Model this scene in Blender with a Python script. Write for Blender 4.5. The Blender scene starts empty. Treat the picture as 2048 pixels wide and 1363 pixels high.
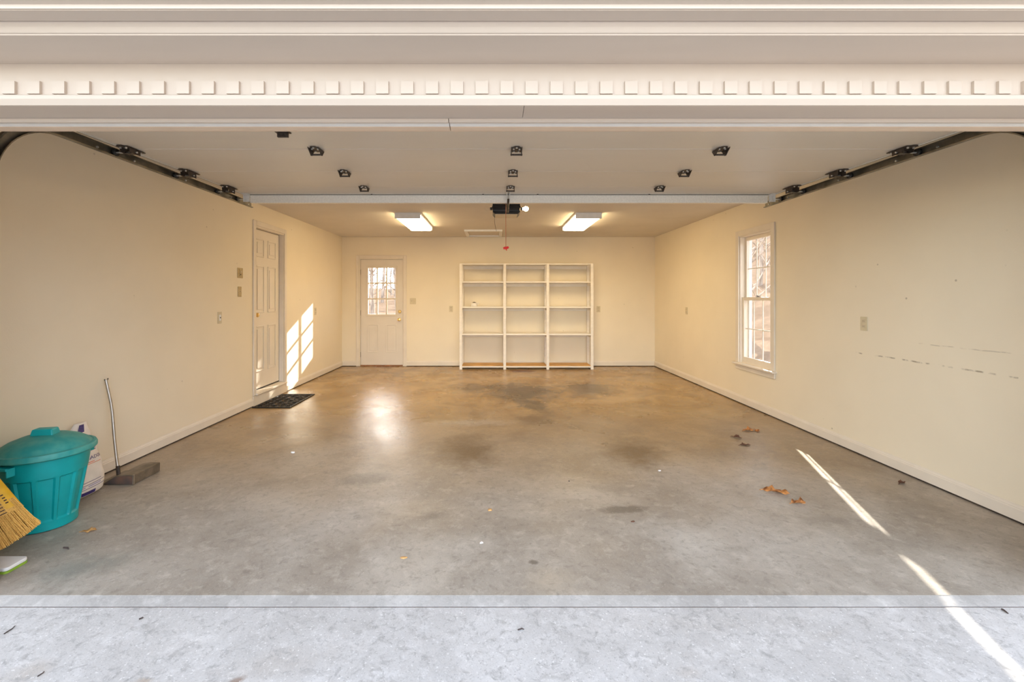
import bpy, math, random
from mathutils import Vector, Matrix

random.seed(7)
scene = bpy.context.scene
col = scene.collection
PI = math.pi

# ---------------------------------------------------------------- camera
F, VX, VY, CH = 910.0, 988.0, 594.0, 1.32      # focal length, vanishing point (px), camera height
cd = bpy.data.cameras.new('camera'); cam = bpy.data.objects.new('camera', cd); col.objects.link(cam)
cam.location = (0, 0, CH); cam.rotation_euler = (PI/2, 0, 0)
cd.sensor_width = 36.0; cd.lens = F/2048*36.0
cd.shift_x = (1024-VX)/2048; cd.shift_y = -(681.5-VY)/2048
cd.clip_start = 0.05; cd.clip_end = 300
scene.camera = cam

# ---------------------------------------------------------------- sky, sun, exposure
SUN = Vector((-1.0, -2.9, -1.3)).normalized()
W = bpy.data.worlds.new('sky'); scene.world = W; W.use_nodes = True
nt = W.node_tree; bg = nt.nodes['Background']
sky = nt.nodes.new('ShaderNodeTexSky'); sky.sky_type = 'NISHITA'; sky.sun_disc = False
sky.sun_elevation = math.radians(23); sky.sun_rotation = -math.atan2(1, 2.9); sky.dust_density = 1.0; sky.air_density = 1.0
hs = nt.nodes.new('ShaderNodeHueSaturation'); hs.inputs['Saturation'].default_value = 0.42
nt.links.new(sky.outputs[0], hs.inputs['Color']); nt.links.new(hs.outputs[0], bg.inputs[0])
bg.inputs[1].default_value = 1.03
sl = bpy.data.lights.new('sun', 'SUN'); sl.energy = 19.0; sl.angle = math.radians(0.6); sl.color = (1.0, 0.93, 0.80)
so = bpy.data.objects.new('sun', sl); col.objects.link(so); so.rotation_euler = SUN.to_track_quat('-Z', 'Y').to_euler()
so.location = (10, 29, 13)
LAMP = 25.5            # fluorescent diffuser radiance
BULB = 60.0
vs = scene.view_settings
vs.view_transform = 'Standard'; vs.look = 'None'; vs.exposure = 0.0; vs.gamma = 1.0; vs.use_curve_mapping = False

# ---------------------------------------------------------------- helpers
def fl(x, y, z=0.0):
    """photo pixel -> point on the horizontal plane z"""
    Y = F*(CH-z)/(y-VY)
    return Vector(((x-VX)*Y/F, Y, z))

def worig(o):
    v = Vector((0, 0, 0))
    while o is not None:
        v += o.location; o = o.parent
    return v

def props(o, label=None, cat=None, group=None, kind=None):
    if label: o['label'] = label
    if cat: o['category'] = cat
    if group: o['group'] = group
    if kind: o['kind'] = kind
    return o

def empty(name, loc, label=None, cat=None, group=None, kind=None):
    o = bpy.data.objects.new(name, None); col.objects.link(o); o.location = loc
    o.empty_display_size = 0.05
    return props(o, label, cat, group, kind)

class MB:
    def __init__(s): s.v = []; s.f = []; s.m = []; s.cm = 0
    def add(s, vs_, fs_):
        b = len(s.v); s.v += [Vector(p) for p in vs_]
        s.f += [tuple(i+b for i in f) for f in fs_]; s.m += [s.cm]*len(fs_)
        return s
    def box(s, x0, x1, y0, y1, z0, z1):
        return s.add([(x0,y0,z0),(x1,y0,z0),(x1,y1,z0),(x0,y1,z0),(x0,y0,z1),(x1,y0,z1),(x1,y1,z1),(x0,y1,z1)],
                     [(0,3,2,1),(4,5,6,7),(0,1,5,4),(1,2,6,5),(2,3,7,6),(3,0,4,7)])
    def prism(s, prof, axis, t0, t1):
        """extrude a closed profile along an axis; prof holds the two other coordinates in xyz order"""
        n = len(prof)
        def P(a, b, t): return {'x': (t, a, b), 'y': (a, t, b), 'z': (a, b, t)}[axis]
        A = sum(prof[i][0]*prof[(i+1)%n][1]-prof[(i+1)%n][0]*prof[i][1] for i in range(n))
        if axis == 'y': A = -A
        if A < 0: prof = prof[::-1]
        vs_ = [P(a, b, t0) for a, b in prof]+[P(a, b, t1) for a, b in prof]
        fs_ = [(i, (i+1)%n, n+(i+1)%n, n+i) for i in range(n)]
        fs_ += [tuple(range(n))[::-1], tuple(range(n, 2*n))]
        return s.add(vs_, fs_)
    def tube(s, pts, r, n=8, caps=True):
        pts = [Vector(p) for p in pts]; rs = r if isinstance(r, (list, tuple)) else [r]*len(pts)
        vs_, fs_ = [], []
        up = None
        for i, p in enumerate(pts):
            d = (pts[min(i+1, len(pts)-1)]-pts[max(i-1, 0)]).normalized()
            if up is None:
                up = Vector((0, 0, 1)) if abs(d.z) < .9 else Vector((1, 0, 0))
            a = d.cross(up).normalized(); b = a.cross(d).normalized(); up = b
            for k in range(n):
                t = 2*PI*k/n; vs_.append(p+(a*math.cos(t)+b*math.sin(t))*rs[i])
        for i in range(len(pts)-1):
            for k in range(n):
                k2 = (k+1) % n
                fs_.append((i*n+k, i*n+k2, (i+1)*n+k2, (i+1)*n+k))
        if caps:
            fs_.append(tuple(range(n))[::-1]); fs_.append(tuple(range((len(pts)-1)*n, len(pts)*n)))
        return s.add(vs_, fs_)
    def lathe(s, prof, n=32, c=(0, 0, 0), mod=None, rx=None):
        """prof (r,z) bottom to top around the z axis"""
        vs_, fs_ = [], []
        for r, z in prof:
            for k in range(n):
                t = 2*PI*k/n; rr = r+(mod(t, z, r) if mod else 0)
                vs_.append((c[0]+rr*math.cos(t), c[1]+rr*math.sin(t), c[2]+z))
        for i in range(len(prof)-1):
            for k in range(n):
                k2 = (k+1) % n; fs_.append((i*n+k, i*n+k2, (i+1)*n+k2, (i+1)*n+k))
        if prof[0][0] > 1e-6: fs_.append(tuple(range(n))[::-1])
        if prof[-1][0] > 1e-6: fs_.append(tuple(range((len(prof)-1)*n, len(prof)*n)))
        return s.add(vs_, fs_)
    def xform(s, M, start=0):
        for i in range(start, len(s.v)): s.v[i] = M @ s.v[i]
        return s
    def mesh(s, name, off=Vector((0, 0, 0))):
        me = bpy.data.meshes.new(name)
        me.from_pydata([tuple(p-off) for p in s.v], [], s.f)
        me.validate(); me.update()
        return me
    def build(s, name, mt, parent=None, smooth=False, bevel=0.0, label=None, cat=None, group=None, kind=None, origin=None):
        off = worig(parent) if parent else Vector(origin or (0, 0, 0))
        me = s.mesh(name, off)
        mts = mt if isinstance(mt, (list, tuple)) else [mt]
        for x in mts: me.materials.append(x)
        if len(mts) > 1 and len(me.polygons) == len(s.m):
            me.polygons.foreach_set('material_index', s.m)
        o = bpy.data.objects.new(name, me); col.objects.link(o)
        if parent: o.parent = parent
        else: o.location = off
        if smooth:
            me.polygons.foreach_set('use_smooth', [True]*len(me.polygons))
            try: me.set_sharp_from_angle(angle=math.radians(40))
            except Exception: pass
        if bevel:
            b = o.modifiers.new('bevel', 'BEVEL'); b.width = bevel; b.segments = 2; b.limit_method = 'ANGLE'; b.angle_limit = math.radians(40)
        return props(o, label, cat, group, kind)

def N(t, kind, **kw):
    n = t.nodes.new(kind)
    for k, v in kw.items(): setattr(n, k, v)
    return n

def mat(name, c, rough=.6, var=.06, scale=6, bump=0.0, bscale=80, metal=0.0, spec=.5, c2=None, coat=0, detail=4, stretch=None):
    m = bpy.data.materials.new(name); m.use_nodes = True; t = m.node_tree
    b = t.nodes['Principled BSDF']; b.inputs['Roughness'].default_value = rough; b.inputs['Metallic'].default_value = metal
    b.inputs['Specular IOR Level'].default_value = spec; b.inputs['Coat Weight'].default_value = coat
    tc = N(t, 'ShaderNodeTexCoord'); no = N(t, 'ShaderNodeTexNoise'); no.inputs['Scale'].default_value = scale; no.inputs['Detail'].default_value = detail
    src = tc.outputs['Object']
    if stretch:
        mp = N(t, 'ShaderNodeMapping'); mp.inputs['Scale'].default_value = stretch; t.links.new(src, mp.inputs[0]); src = mp.outputs[0]
    t.links.new(src, no.inputs['Vector'])
    mx = N(t, 'ShaderNodeMix', data_type='RGBA')
    A = [min(1, x*(1-var)) for x in c]+[1]; B = [min(1, x*(1+var)) for x in (c2 or c)]+[1]
    mx.inputs[6].default_value = A; mx.inputs[7].default_value = B
    mr = N(t, 'ShaderNodeMapRange'); mr.inputs[1].default_value = .35; mr.inputs[2].default_value = .65
    t.links.new(no.outputs[0], mr.inputs[0]); t.links.new(mr.outputs[0], mx.inputs[0]); t.links.new(mx.outputs[2], b.inputs['Base Color'])
    if bump:
        n2 = N(t, 'ShaderNodeTexNoise'); n2.inputs['Scale'].default_value = bscale; n2.inputs['Detail'].default_value = 3
        t.links.new(src, n2.inputs['Vector'])
        bp = N(t, 'ShaderNodeBump'); bp.inputs['Strength'].default_value = bump; bp.inputs['Distance'].default_value = .004
        t.links.new(n2.outputs[0], bp.inputs['Height']); t.links.new(bp.outputs[0], b.inputs['Normal'])
    return m

def emit(name, c, s):
    m = bpy.data.materials.new(name); m.use_nodes = True; t = m.node_tree
    b = t.nodes['Principled BSDF']; b.inputs['Base Color'].default_value = (.8, .8, .78, 1); b.inputs['Roughness'].default_value = .35
    no = N(t, 'ShaderNodeTexNoise'); no.inputs['Scale'].default_value = 3
    mr = N(t, 'ShaderNodeMapRange'); mr.inputs[3].default_value = s*.95; mr.inputs[4].default_value = s*1.05
    t.links.new(no.outputs[0], mr.inputs[0]); t.links.new(mr.outputs[0], b.inputs['Emission Strength'])
    b.inputs['Emission Color'].default_value = (*c, 1)
    return m

def glassmat(name, refl=.06, tint=(1, 1, 1)):
    m = bpy.data.materials.new(name); m.use_nodes = True; t = m.node_tree; t.nodes.clear()
    o = N(t, 'ShaderNodeOutputMaterial'); mx = N(t, 'ShaderNodeMixShader'); tr = N(t, 'ShaderNodeBsdfTransparent'); gl = N(t, 'ShaderNodeBsdfGlossy')
    tr.inputs[0].default_value = (*tint, 1); gl.inputs['Roughness'].default_value = .03
    no = N(t, 'ShaderNodeTexNoise'); no.inputs['Scale'].default_value = 2; mr = N(t, 'ShaderNodeMapRange'); mr.inputs[3].default_value = refl*.8; mr.inputs[4].default_value = refl*1.2
    t.links.new(no.outputs[0], mr.inputs[0]); t.links.new(mr.outputs[0], mx.inputs[0]); t.links.new(tr.outputs[0], mx.inputs[1]); t.links.new(gl.outputs[0], mx.inputs[2]); t.links.new(mx.outputs[0], o.inputs[0])
    return m

M = {}
M['trim'] = mat('trim_paint', (.79, .71, .605), .45, .03, 5, .04, 40)
M['ceiling'] = mat('ceiling_paint', (.70, .645, .57), .8, .025, 2.5, .25, 160)
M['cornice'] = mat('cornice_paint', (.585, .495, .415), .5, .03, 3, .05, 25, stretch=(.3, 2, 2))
M['doorpaint'] = mat('door_paint', (.79, .72, .63), .4, .02, 4, .05, 60)
M['section'] = mat('garage_door_steel', (.64, .575, .485), .36, .03, 2.5, .18, 220, stretch=(.25, 1, 1))
M['galv'] = mat('galvanised_steel', (.72, .71, .68), .5, .08, 60, .03, 50, metal=.35, detail=2)
M['darksteel'] = mat('dark_hinge_steel', (.07, .055, .045), .5, .3, 60, .05, 90, metal=.5)
M['track'] = mat('oiled_track_steel', (.22, .20, .16), .42, .35, 9, .05, 60, metal=.7)
M['bolt'] = mat('zinc_bolt', (.75, .75, .73), .3, .1, 60, metal=.8)
M['black'] = mat('black_plastic', (.018, .017, .016), .38, .2, 20)
M['beige'] = mat('beige_plastic', (.62, .52, .36), .45, .04, 20)
M['almond'] = mat('almond_plate', (.66, .57, .39), .42, .04, 20)
M['almond_d'] = mat('brown_plate', (.50, .38, .19), .5, .12, 60)
M['white_p'] = mat('white_plastic', (.82, .81, .79), .4, .03, 20)
M['red'] = mat('red_plastic', (.75, .02, .02), .4, .05, 20)
M['cord'] = mat('red_cord', (.55, .22, .12), .7, .15, 200)
M['brass'] = mat('brass', (.80, .55, .20), .25, .1, 30, metal=.95)
M['chrome'] = mat('aluminium_tube', (.42, .39, .35), .32, .1, 25, metal=.9)
M['shelf'] = mat('shelf_paint', (.84, .79, .72), .55, .04, 7, .08, 40, stretch=(1, 1, 3))
M['wood'] = mat('pine_board', (.50, .25, .05), .5, .22, 5, .1, 40, c2=(.62, .34, .09), stretch=(1, 12, 12))
M['teal'] = mat('teal_plastic', (.0, .36, .37), .42, .05, 9, .06, 120, c2=(.0, .385, .395))
M['teallid'] = mat('dusty_teal_lid', (.012, .30, .285), .5, .06, 16, .08, 120, c2=(.06, .33, .29))
M['sack'] = mat('woven_sack', (.80, .72, .64), .7, .06, 10, .25, 60)
M['navy'] = mat('navy_print', (.045, .03, .16), .6, .25, 60)
M['lilac'] = mat('pale_purple_print', (.40, .36, .50), .6, .1, 60)
M['orangep'] = mat('orange_print', (.75, .16, .05), .6, .1, 60)
M['straw'] = mat('broom_straw', (.76, .39, .07), .7, .14, 260, c2=(.90, .54, .13), detail=2)
M['yellow'] = mat('yellow_label', (.90, .50, .02), .5, .05, 30)
M['twine'] = mat('dark_twine', (.05, .02, .015), .7, .2, 60)
M['ltblue'] = mat('light_blue_print', (.42, .62, .72), .5, .1, 60)
M['handlew'] = mat('broom_handle_paint', (.72, .56, .30), .4, .06, 20)
M['lime'] = mat('lime_plastic', (.27, .43, .04), .4, .05, 30)
M['pan'] = mat('brown_sheet_metal', (.20, .165, .125), .45, .25, 14, .06, 50, metal=.55)
M['panend'] = mat('grey_sheet_metal', (.17, .16, .16), .4, .3, 10, metal=.5, c2=(.2, .12, .09))
M['rubber'] = mat('black_rubber', (.015, .013, .012), .55, .3, 30, .1, 120)
M['leaf'] = mat('dry_oak_leaf', (.34, .11, .03), .7, .35, 40, .2, 90, c2=(.55, .24, .07))
M['leafd'] = mat('dark_dry_leaf', (.14, .06, .035), .7, .35, 40, .2, 90)
M['chip'] = mat('tan_chip', (.62, .34, .12), .7, .2, 60)
M['chipw'] = mat('pale_chip', (.82, .76, .72), .7, .1, 60)
M['twig'] = mat('twig_bark', (.07, .05, .045), .8, .3, 80)
M['bark'] = mat('tree_bark', (.34, .27, .22), .85, .3, 8, .4, 20, c2=(.46, .38, .31), stretch=(1, 1, .25))
M['foliage'] = mat('brown_winter_leaves', (.40, .26, .16), .85, .3, 4, .2, 20)
M['roof'] = mat('roof_shingle', (.12, .11, .10), .85, .25, 10, .3, 30)
M['siding'] = mat('house_siding', (.70, .67, .62), .6, .05, 4)
M['lens'] = emit('fluorescent_diffuser', (1.0, .75, .41), LAMP)
M['bulb'] = emit('lit_bulb', (1.0, .66, .28), BULB)
M['glass'] = glassmat('window_glass')
M['vinyl'] = mat('window_vinyl', (.80, .77, .72), .4, .03, 8)
M['gap'] = mat('joint_filler', (.16, .115, .095), .9, .3, 40)
M['gapshade'] = mat('painted_gap_shade', (.05, .035, .025), .95, .3, 20)  # dark colour standing in for shade under the baseboards
M['dirtywhite'] = mat('white_ceramic', (.84, .80, .74), .3, .03, 20)
M['seed'] = mat('dark_contents', (.06, .03, .015), .8, .4, 90)

# ---- wall paint (cream) with scuffs and specks
def wallmat(name, scuff=None):
    m = mat(name, (.86, .765, .60), .62, .02, 1.6, .12, 110)
    t = m.node_tree; b = t.nodes['Principled BSDF']
    src = b.inputs['Base Color'].links[0].from_socket
    tc = N(t, 'ShaderNodeTexCoord')
    vo = N(t, 'ShaderNodeTexVoronoi'); vo.inputs['Scale'].default_value = 5.0; vo.inputs['Randomness'].default_value = 1.0
    t.links.new(tc.outputs['Object'], vo.inputs['Vector'])
    mr = N(t, 'ShaderNodeMapRange'); mr.inputs[1].default_value = .028; mr.inputs[2].default_value = .05; mr.inputs[3].default_value = .55; mr.inputs[4].default_value = 0
    t.links.new(vo.outputs['Distance'], mr.inputs[0])
    no = N(t, 'ShaderNodeTexNoise'); no.inputs['Scale'].default_value = 1.1; t.links.new(tc.outputs['Object'], no.inputs['Vector'])
    mr2 = N(t, 'ShaderNodeMapRange'); mr2.inputs[1].default_value = .5; mr2.inputs[2].default_value = .62; t.links.new(no.outputs[0], mr2.inputs[0])
    mul = N(t, 'ShaderNodeMath', operation='MULTIPLY'); t.links.new(mr.outputs[0], mul.inputs[0]); t.links.new(mr2.outputs[0], mul.inputs[1])
    fac = mul.outputs[0]
    for (y0, y1, z, h, s) in (scuff or []):
        sp = N(t, 'ShaderNodeSeparateXYZ'); t.links.new(tc.outputs['Object'], sp.inputs[0])
        n3 = N(t, 'ShaderNodeTexNoise'); n3.inputs['Scale'].default_value = 5; n3.inputs['Detail'].default_value = 6; t.links.new(tc.outputs['Object'], n3.inputs['Vector'])
        zz = N(t, 'ShaderNodeMath', operation='MULTIPLY_ADD'); zz.inputs[1].default_value = .02; t.links.new(n3.outputs[0], zz.inputs[0]); t.links.new(sp.outputs[2], zz.inputs[2])
        dz = N(t, 'ShaderNodeMath', operation='SUBTRACT'); dz.inputs[1].default_value = z+.01; t.links.new(zz.outputs[0], dz.inputs[0])
        ab = N(t, 'ShaderNodeMath', operation='ABSOLUTE'); t.links.new(dz.outputs[0], ab.inputs[0])
        a = N(t, 'ShaderNodeMapRange'); a.inputs[1].default_value = h*.4; a.inputs[2].default_value = h; a.inputs[3].default_value = 1; a.inputs[4].default_value = 0; t.links.new(ab.outputs[0], a.inputs[0])
        c1 = N(t, 'ShaderNodeMath', operation='GREATER_THAN'); c1.inputs[1].default_value = y0; t.links.new(sp.outputs[1], c1.inputs[0])
        c2 = N(t, 'ShaderNodeMath', operation='LESS_THAN'); c2.inputs[1].default_value = y1; t.links.new(sp.outputs[1], c2.inputs[0])
        n4 = N(t, 'ShaderNodeTexNoise'); n4.inputs['Scale'].default_value = 14; n4.inputs['Detail'].default_value = 5; t.links.new(tc.outputs['Object'], n4.inputs['Vector'])
        br = N(t, 'ShaderNodeMapRange'); br.inputs[1].default_value = .46; br.inputs[2].default_value = .6; br.inputs[4].default_value = s; t.links.new(n4.outputs[0], br.inputs[0])
        p = fac
        q = a.outputs[0]
        for o_ in (c1.outputs[0], c2.outputs[0], br.outputs[0]):
            mm = N(t, 'ShaderNodeMath', operation='MULTIPLY'); t.links.new(q, mm.inputs[0]); t.links.new(o_, mm.inputs[1]); q = mm.outputs[0]
        mxm = N(t, 'ShaderNodeMath', operation='MAXIMUM'); t.links.new(p, mxm.inputs[0]); t.links.new(q, mxm.inputs[1]); fac = mxm.outputs[0]
    mx = N(t, 'ShaderNodeMix', data_type='RGBA'); mx.inputs[7].default_value = (.28, .22, .14, 1)
    t.links.new(fac, mx.inputs[0]); t.links.new(src, mx.inputs[6]); t.links.new(mx.outputs[2], b.inputs['Base Color'])
    return m
M['wall'] = wallmat('cream_wall_paint')
M['wallr'] = wallmat('cream_wall_paint_scuffed', [(2.67, 3.87, .848, .007, .8), (2.5, 3.3, .985, .005, .35)])

# ---- concrete
def concrete(name, ca, cb, rough, stains=(), speck=.3, spec=.5, front=None):
    m = bpy.data.materials.new(name); m.use_nodes = True; t = m.node_tree; b = t.nodes['Principled BSDF']
    tc = N(t, 'ShaderNodeTexCoord'); P = tc.outputs['Object']
    def noise(sc, det=5, dist=0.0, rg=.55):
        n = N(t, 'ShaderNodeTexNoise'); n.inputs['Scale'].default_value = sc; n.inputs['Detail'].default_value = det
        n.inputs['Distortion'].default_value = dist; n.inputs['Roughness'].default_value = rg
        t.links.new(P, n.inputs['Vector']); return n.outputs[0]
    def rng(s, a, b_, c=0.0, d=1.0):
        r = N(t, 'ShaderNodeMapRange'); r.inputs[1].default_value = a; r.inputs[2].default_value = b_; r.inputs[3].default_value = c; r.inputs[4].default_value = d
        t.links.new(s, r.inputs[0]); return r.outputs[0]
    def mix(f, A, B, mode='MIX'):
        x = N(t, 'ShaderNodeMix', data_type='RGBA'); x.blend_type = mode
        for i, v in ((0, f), (6, A), (7, B)):
            if isinstance(v, (tuple, list)): x.inputs[i].default_value = (*v, 1)
            elif isinstance(v, float): x.inputs[i].default_value = v
            else: t.links.new(v, x.inputs[i])
        return x.outputs[2]
    c = mix(rng(noise(.9, 7, .6), .36, .66), ca, cb)
    c = mix(rng(noise(3.2, 8, .8, .65), .42, .70, 0, .55), c, tuple(x*.80 for x in ca))
    c = mix(rng(noise(11, 6, .3, .7), .52, .72, 0, .5), c, tuple(min(1, x*1.25) for x in cb))
    wear = None
    if front:
        sp = N(t, 'ShaderNodeSeparateXYZ'); t.links.new(P, sp.inputs[0])
        wn = N(t, 'ShaderNodeMath', operation='MULTIPLY_ADD'); wn.inputs[1].default_value = 2.2; t.links.new(noise(.8, 6, .7), wn.inputs[0]); t.links.new(sp.outputs[1], wn.inputs[2])
        wear = rng(wn.outputs[0], front[0], front[1])          # 0 worn grey front, 1 sealed brown back
        c = mix(wear, c, mix(rng(noise(2.1, 7, .8, .62), .38, .66), front[2], front[3]))
    edge = noise(4.5, 6, .5, .65); edge2 = noise(20, 5, .2, .6)
    for (px, py, rx, ry, ang, colr, s, soft) in stains:
        mp = N(t, 'ShaderNodeMapping'); mp.vector_type = 'TEXTURE'
        mp.inputs['Location'].default_value = (px, py, 0); mp.inputs['Rotation'].default_value = (0, 0, ang); mp.inputs['Scale'].default_value = (rx, ry, 1)
        t.links.new(P, mp.inputs[0])
        ln = N(t, 'ShaderNodeVectorMath', operation='LENGTH'); t.links.new(mp.outputs[0], ln.inputs[0])
        ad = N(t, 'ShaderNodeMath', operation='MULTIPLY_ADD'); ad.inputs[1].default_value = 1.5; t.links.new(edge, ad.inputs[0]); t.links.new(ln.outputs['Value'], ad.inputs[2])
        a2 = N(t, 'ShaderNodeMath', operation='MULTIPLY_ADD'); a2.inputs[1].default_value = .7; t.links.new(edge2, a2.inputs[0]); t.links.new(ad.outputs[0], a2.inputs[2])
        f = rng(a2.outputs[0], 2.1, 2.1-soft, 0, s)
        c = mix(f, c, colr)
    c = mix(rng(noise(24, 6, .6, .72), .52, .74, 0, speck*1.3), c, tuple(x*.62 for x in ca))
    c = mix(rng(noise(9, 8, 1.2, .75), .56, .70, 0, speck), c, tuple(x*.70 for x in ca))
    # fine speckle and pits
    c = mix(rng(noise(160, 3, 0, .7), .58, .74, 0, speck), c, tuple(x*.45 for x in ca))
    c = mix(rng(noise(90, 3, 0, .7), .60, .75, 0, speck*.9), c, tuple(min(1, x*1.5) for x in cb))
    t.links.new(c, b.inputs['Base Color'])
    ro = rng(noise(1.6, 7, .5), .3, .7, rough-.08, rough+.10)
    if wear:
        ad0 = N(t, 'ShaderNodeMath', operation='ADD'); t.links.new(ro, ad0.inputs[0]); t.links.new(rng(wear, 0, 1, .20, -.03), ad0.inputs[1]); ro = ad0.outputs[0]
    t.links.new(ro, b.inputs['Roughness'])
    b.inputs['Specular IOR Level'].default_value = spec
    bp = N(t, 'ShaderNodeBump'); bp.inputs['Strength'].default_value = .22; bp.inputs['Distance'].default_value = .004
    ad = N(t, 'ShaderNodeMath', operation='ADD'); t.links.new(noise(120, 4, 0, .7), ad.inputs[0]); t.links.new(rng(noise(14, 5), .3, .7, 0, 1.2), ad.inputs[1])
    t.links.new(ad.outputs[0], bp.inputs['Height']); t.links.new(bp.outputs[0], b.inputs['Normal'])
    return m

def stain(x, y, rxp, ryp, ang, c, s, soft):
    p = fl(x, y); return (p.x, p.y, rxp*p.y/F, p.y*p.y/(F*CH)*ryp, ang, c, s, soft)
DK = (.07, .043, .018); BR = (.17, .105, .05); GY = (.14, .12, .095); LT = (.62, .58, .52); RU = (.16, .045, .02)
ST = [stain(1045, 783, 95, 26, .1, DK, .92, .65), stain(1175, 777, 75, 20, 0, DK, .8, .7), stain(945, 776, 75, 12, 0, DK, .65, .7),
      stain(1062, 808, 30, 26, .3, DK, .75, .6), stain(1070, 840, 50, 14, 0, BR, .8, .7), stain(930, 900, 75, 42, .2, BR, .85, .8),
      stain(1270, 905, 75, 38, -.3, BR, .85, .8), stain(1240, 1019, 62, 10, .05, GY, .75, .4), stain(735, 956, 65, 14, .1, GY, .45, .5),
      stain(1068, 1124, 13, 6, 0, GY, .8, .5), stain(870, 1030, 40, 12, .4, GY, .5, .7), stain(1045, 742, 28, 3, 0, RU, .8, .4),
      stain(765, 733, 34, 4, 0, RU, .55, .5), stain(1380, 1090, 90, 60, .5, LT, .5, .8), stain(950, 845, 120, 8, .05, LT, .4, .7),
      stain(1100, 1160, 60, 40, .2, (.50, .42, .32), .5, .8), stain(180, 1130, 120, 30, .4, (.22, .23, .20), .6, .8),
      stain(640, 905, 70, 60, 0, (.50, .44, .36), .4, .9), stain(1560, 1000, 60, 30, 0, LT, .35, .8), stain(1660, 1040, 60, 12, .1, GY, .35, .7)]
M['floor'] = concrete('garage_concrete', (.33, .285, .235), (.52, .475, .415), .27, ST, .55, .42, (3.6, 6.6, (.29, .175, .065), (.46, .31, .145)))
AP = [stain(470, 1355, 26, 10, .7, (.22, .12, .07), .8, .6), stain(290, 1352, 22, 7, 0, (.42, .33, .25), .7, .7), stain(560, 1320, 130, 40, .2, (.50, .46, .42), .5, .8),
      stain(60, 1335, 60, 30, .3, (.48, .42, .36), .5, .8), stain(1400, 1240, 200, 20, 0, (.56, .53, .50), .5, .9), stain(1380, 1335, 40, 16, 0, (.48, .43, .38), .5, .8),
      stain(1660, 1260, 60, 10, .3, (.5, .46, .42), .4, .8)]
M['apron'] = concrete('driveway_concrete', (.56, .54, .52), (.67, .655, .645), .8, AP, .85, .3)
M['lip'] = concrete('slab_lip_concrete', (.40, .375, .35), (.58, .555, .53), .7, (), .35, .3)

def groundmat():
    m = concrete('leaf_litter_ground', (.17, .12, .085), (.29, .215, .155), .9, (), .5, 0.0)
    return m
M['ground'] = groundmat()

# ---------------------------------------------------------------- room shell
XL, XR, YB, YF, ZC = -2.91, 3.077, 8.71, 2.10, 2.47
XOL, XOR = -2.30, 2.58           # overhead door opening
ZH = 2.10                        # bottom of header
KS = 'structure'
b = MB(); b.box(XL, XR, 2.018, YB+.14, -.12, 0)
floor = b.build('floor', M['floor'], kind=KS, label='stained grey-brown concrete garage floor')
b = MB(); b.prism([(1.966, -.12), (2.0175, -.12), (2.0175, -.001), (1.966, -.0125)], 'x', -2.8, 3.0)
b.build('slab_lip', M['lip'], parent=floor)
b = MB(); b.box(-2.8, 3.0, 1.9617, 1.9658, -.12, -.0165)
b.build('joint_filler', M['gap'], parent=floor)
b = MB(); b.box(-3.6, 3.9, -6.2, 1.9615, -.12, -.014); b.box(-9, 8, -20, -6.2, -.12, -.0142)
b.build('driveway', M['apron'], kind=KS, label='pale concrete driveway apron in front of the garage', bevel=.004)

# ceiling
b = MB(); b.box(XL-.15, XR+.15, YF, YB+.15, ZC, ZC+.12)
b.build('ceiling', M['ceiling'], kind=KS, label='off-white plaster garage ceiling')

# left wall with a raised doorway
DL0, DL1, DLZ0, DLZ1 = 5.545, 6.30, .16, 2.195
b = MB(); b.box(XL-.15, XL, YF-.1, DL0, 0, ZC); b.box(XL-.15, XL, DL1, YB, 0, ZC); b.box(XL-.15, XL, DL0, DL1, DLZ1, ZC); b.box(XL-.15, XL, DL0, DL1, 0, DLZ0-.035)
wl = b.build('wall_left', M['wall'], kind=KS, label='cream painted left wall with interior door')
# right wall with window hole
WY0, WY1, WZ0, WZ1 = 5.04, 5.70, .51, 2.08
TW = .13
b = MB(); b.box(XR, XR+TW, YF-.1, WY0, 0, ZC); b.box(XR, XR+TW, WY1, YB, 0, ZC); b.box(XR, XR+TW, WY0, WY1, WZ1, ZC); b.box(XR, XR+TW, WY0, WY1, 0, WZ0)
wr = b.build('wall_right', M['wallr'], kind=KS, label='cream painted right wall with scuff marks')
# back wall with door hole
BD0, BD1, BDZ = -2.575, -1.733, 2.06
b = MB(); b.box(XL-.15, BD0, YB, YB+.14, 0, ZC); b.box(BD1, XR+TW, YB, YB+.14, 0, ZC); b.box(BD0, BD1, YB, YB+.14, BDZ, ZC)
wb = b.build('wall_back', M['wall'], kind=KS, label='cream painted back wall behind the shelving')
# front wall beside and above the opening
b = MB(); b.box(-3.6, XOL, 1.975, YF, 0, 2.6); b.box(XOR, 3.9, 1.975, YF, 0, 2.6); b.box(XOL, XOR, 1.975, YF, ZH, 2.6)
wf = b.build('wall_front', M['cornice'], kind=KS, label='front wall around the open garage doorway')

# roof over it all (gives the house its shade)
b = MB()
rf = [(1.50, 2.42), (5.3, 5.0), (9.15, 2.50), (9.15, 2.62), (5.3, 5.13), (1.50, 2.56)]
b.prism(rf, 'x', -9.5, 3.7)
b.build('roof', M['roof'], kind=KS, label='gabled shingle roof above the garage')
b = MB(); b.prism([(2.0, 2.6), (8.8, 2.6), (5.3, 4.95)], 'x', 3.21, 3.34)
b.build('wall_gable', M['siding'], kind=KS, label='siding gable end under the roof')
b = MB(); b.box(-9.3, -3.62, 2.2, 8.8, -.1, 2.6)
b.build('wall_house', M['siding'], kind=KS, label='siding wall of the adjoining house')

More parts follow.
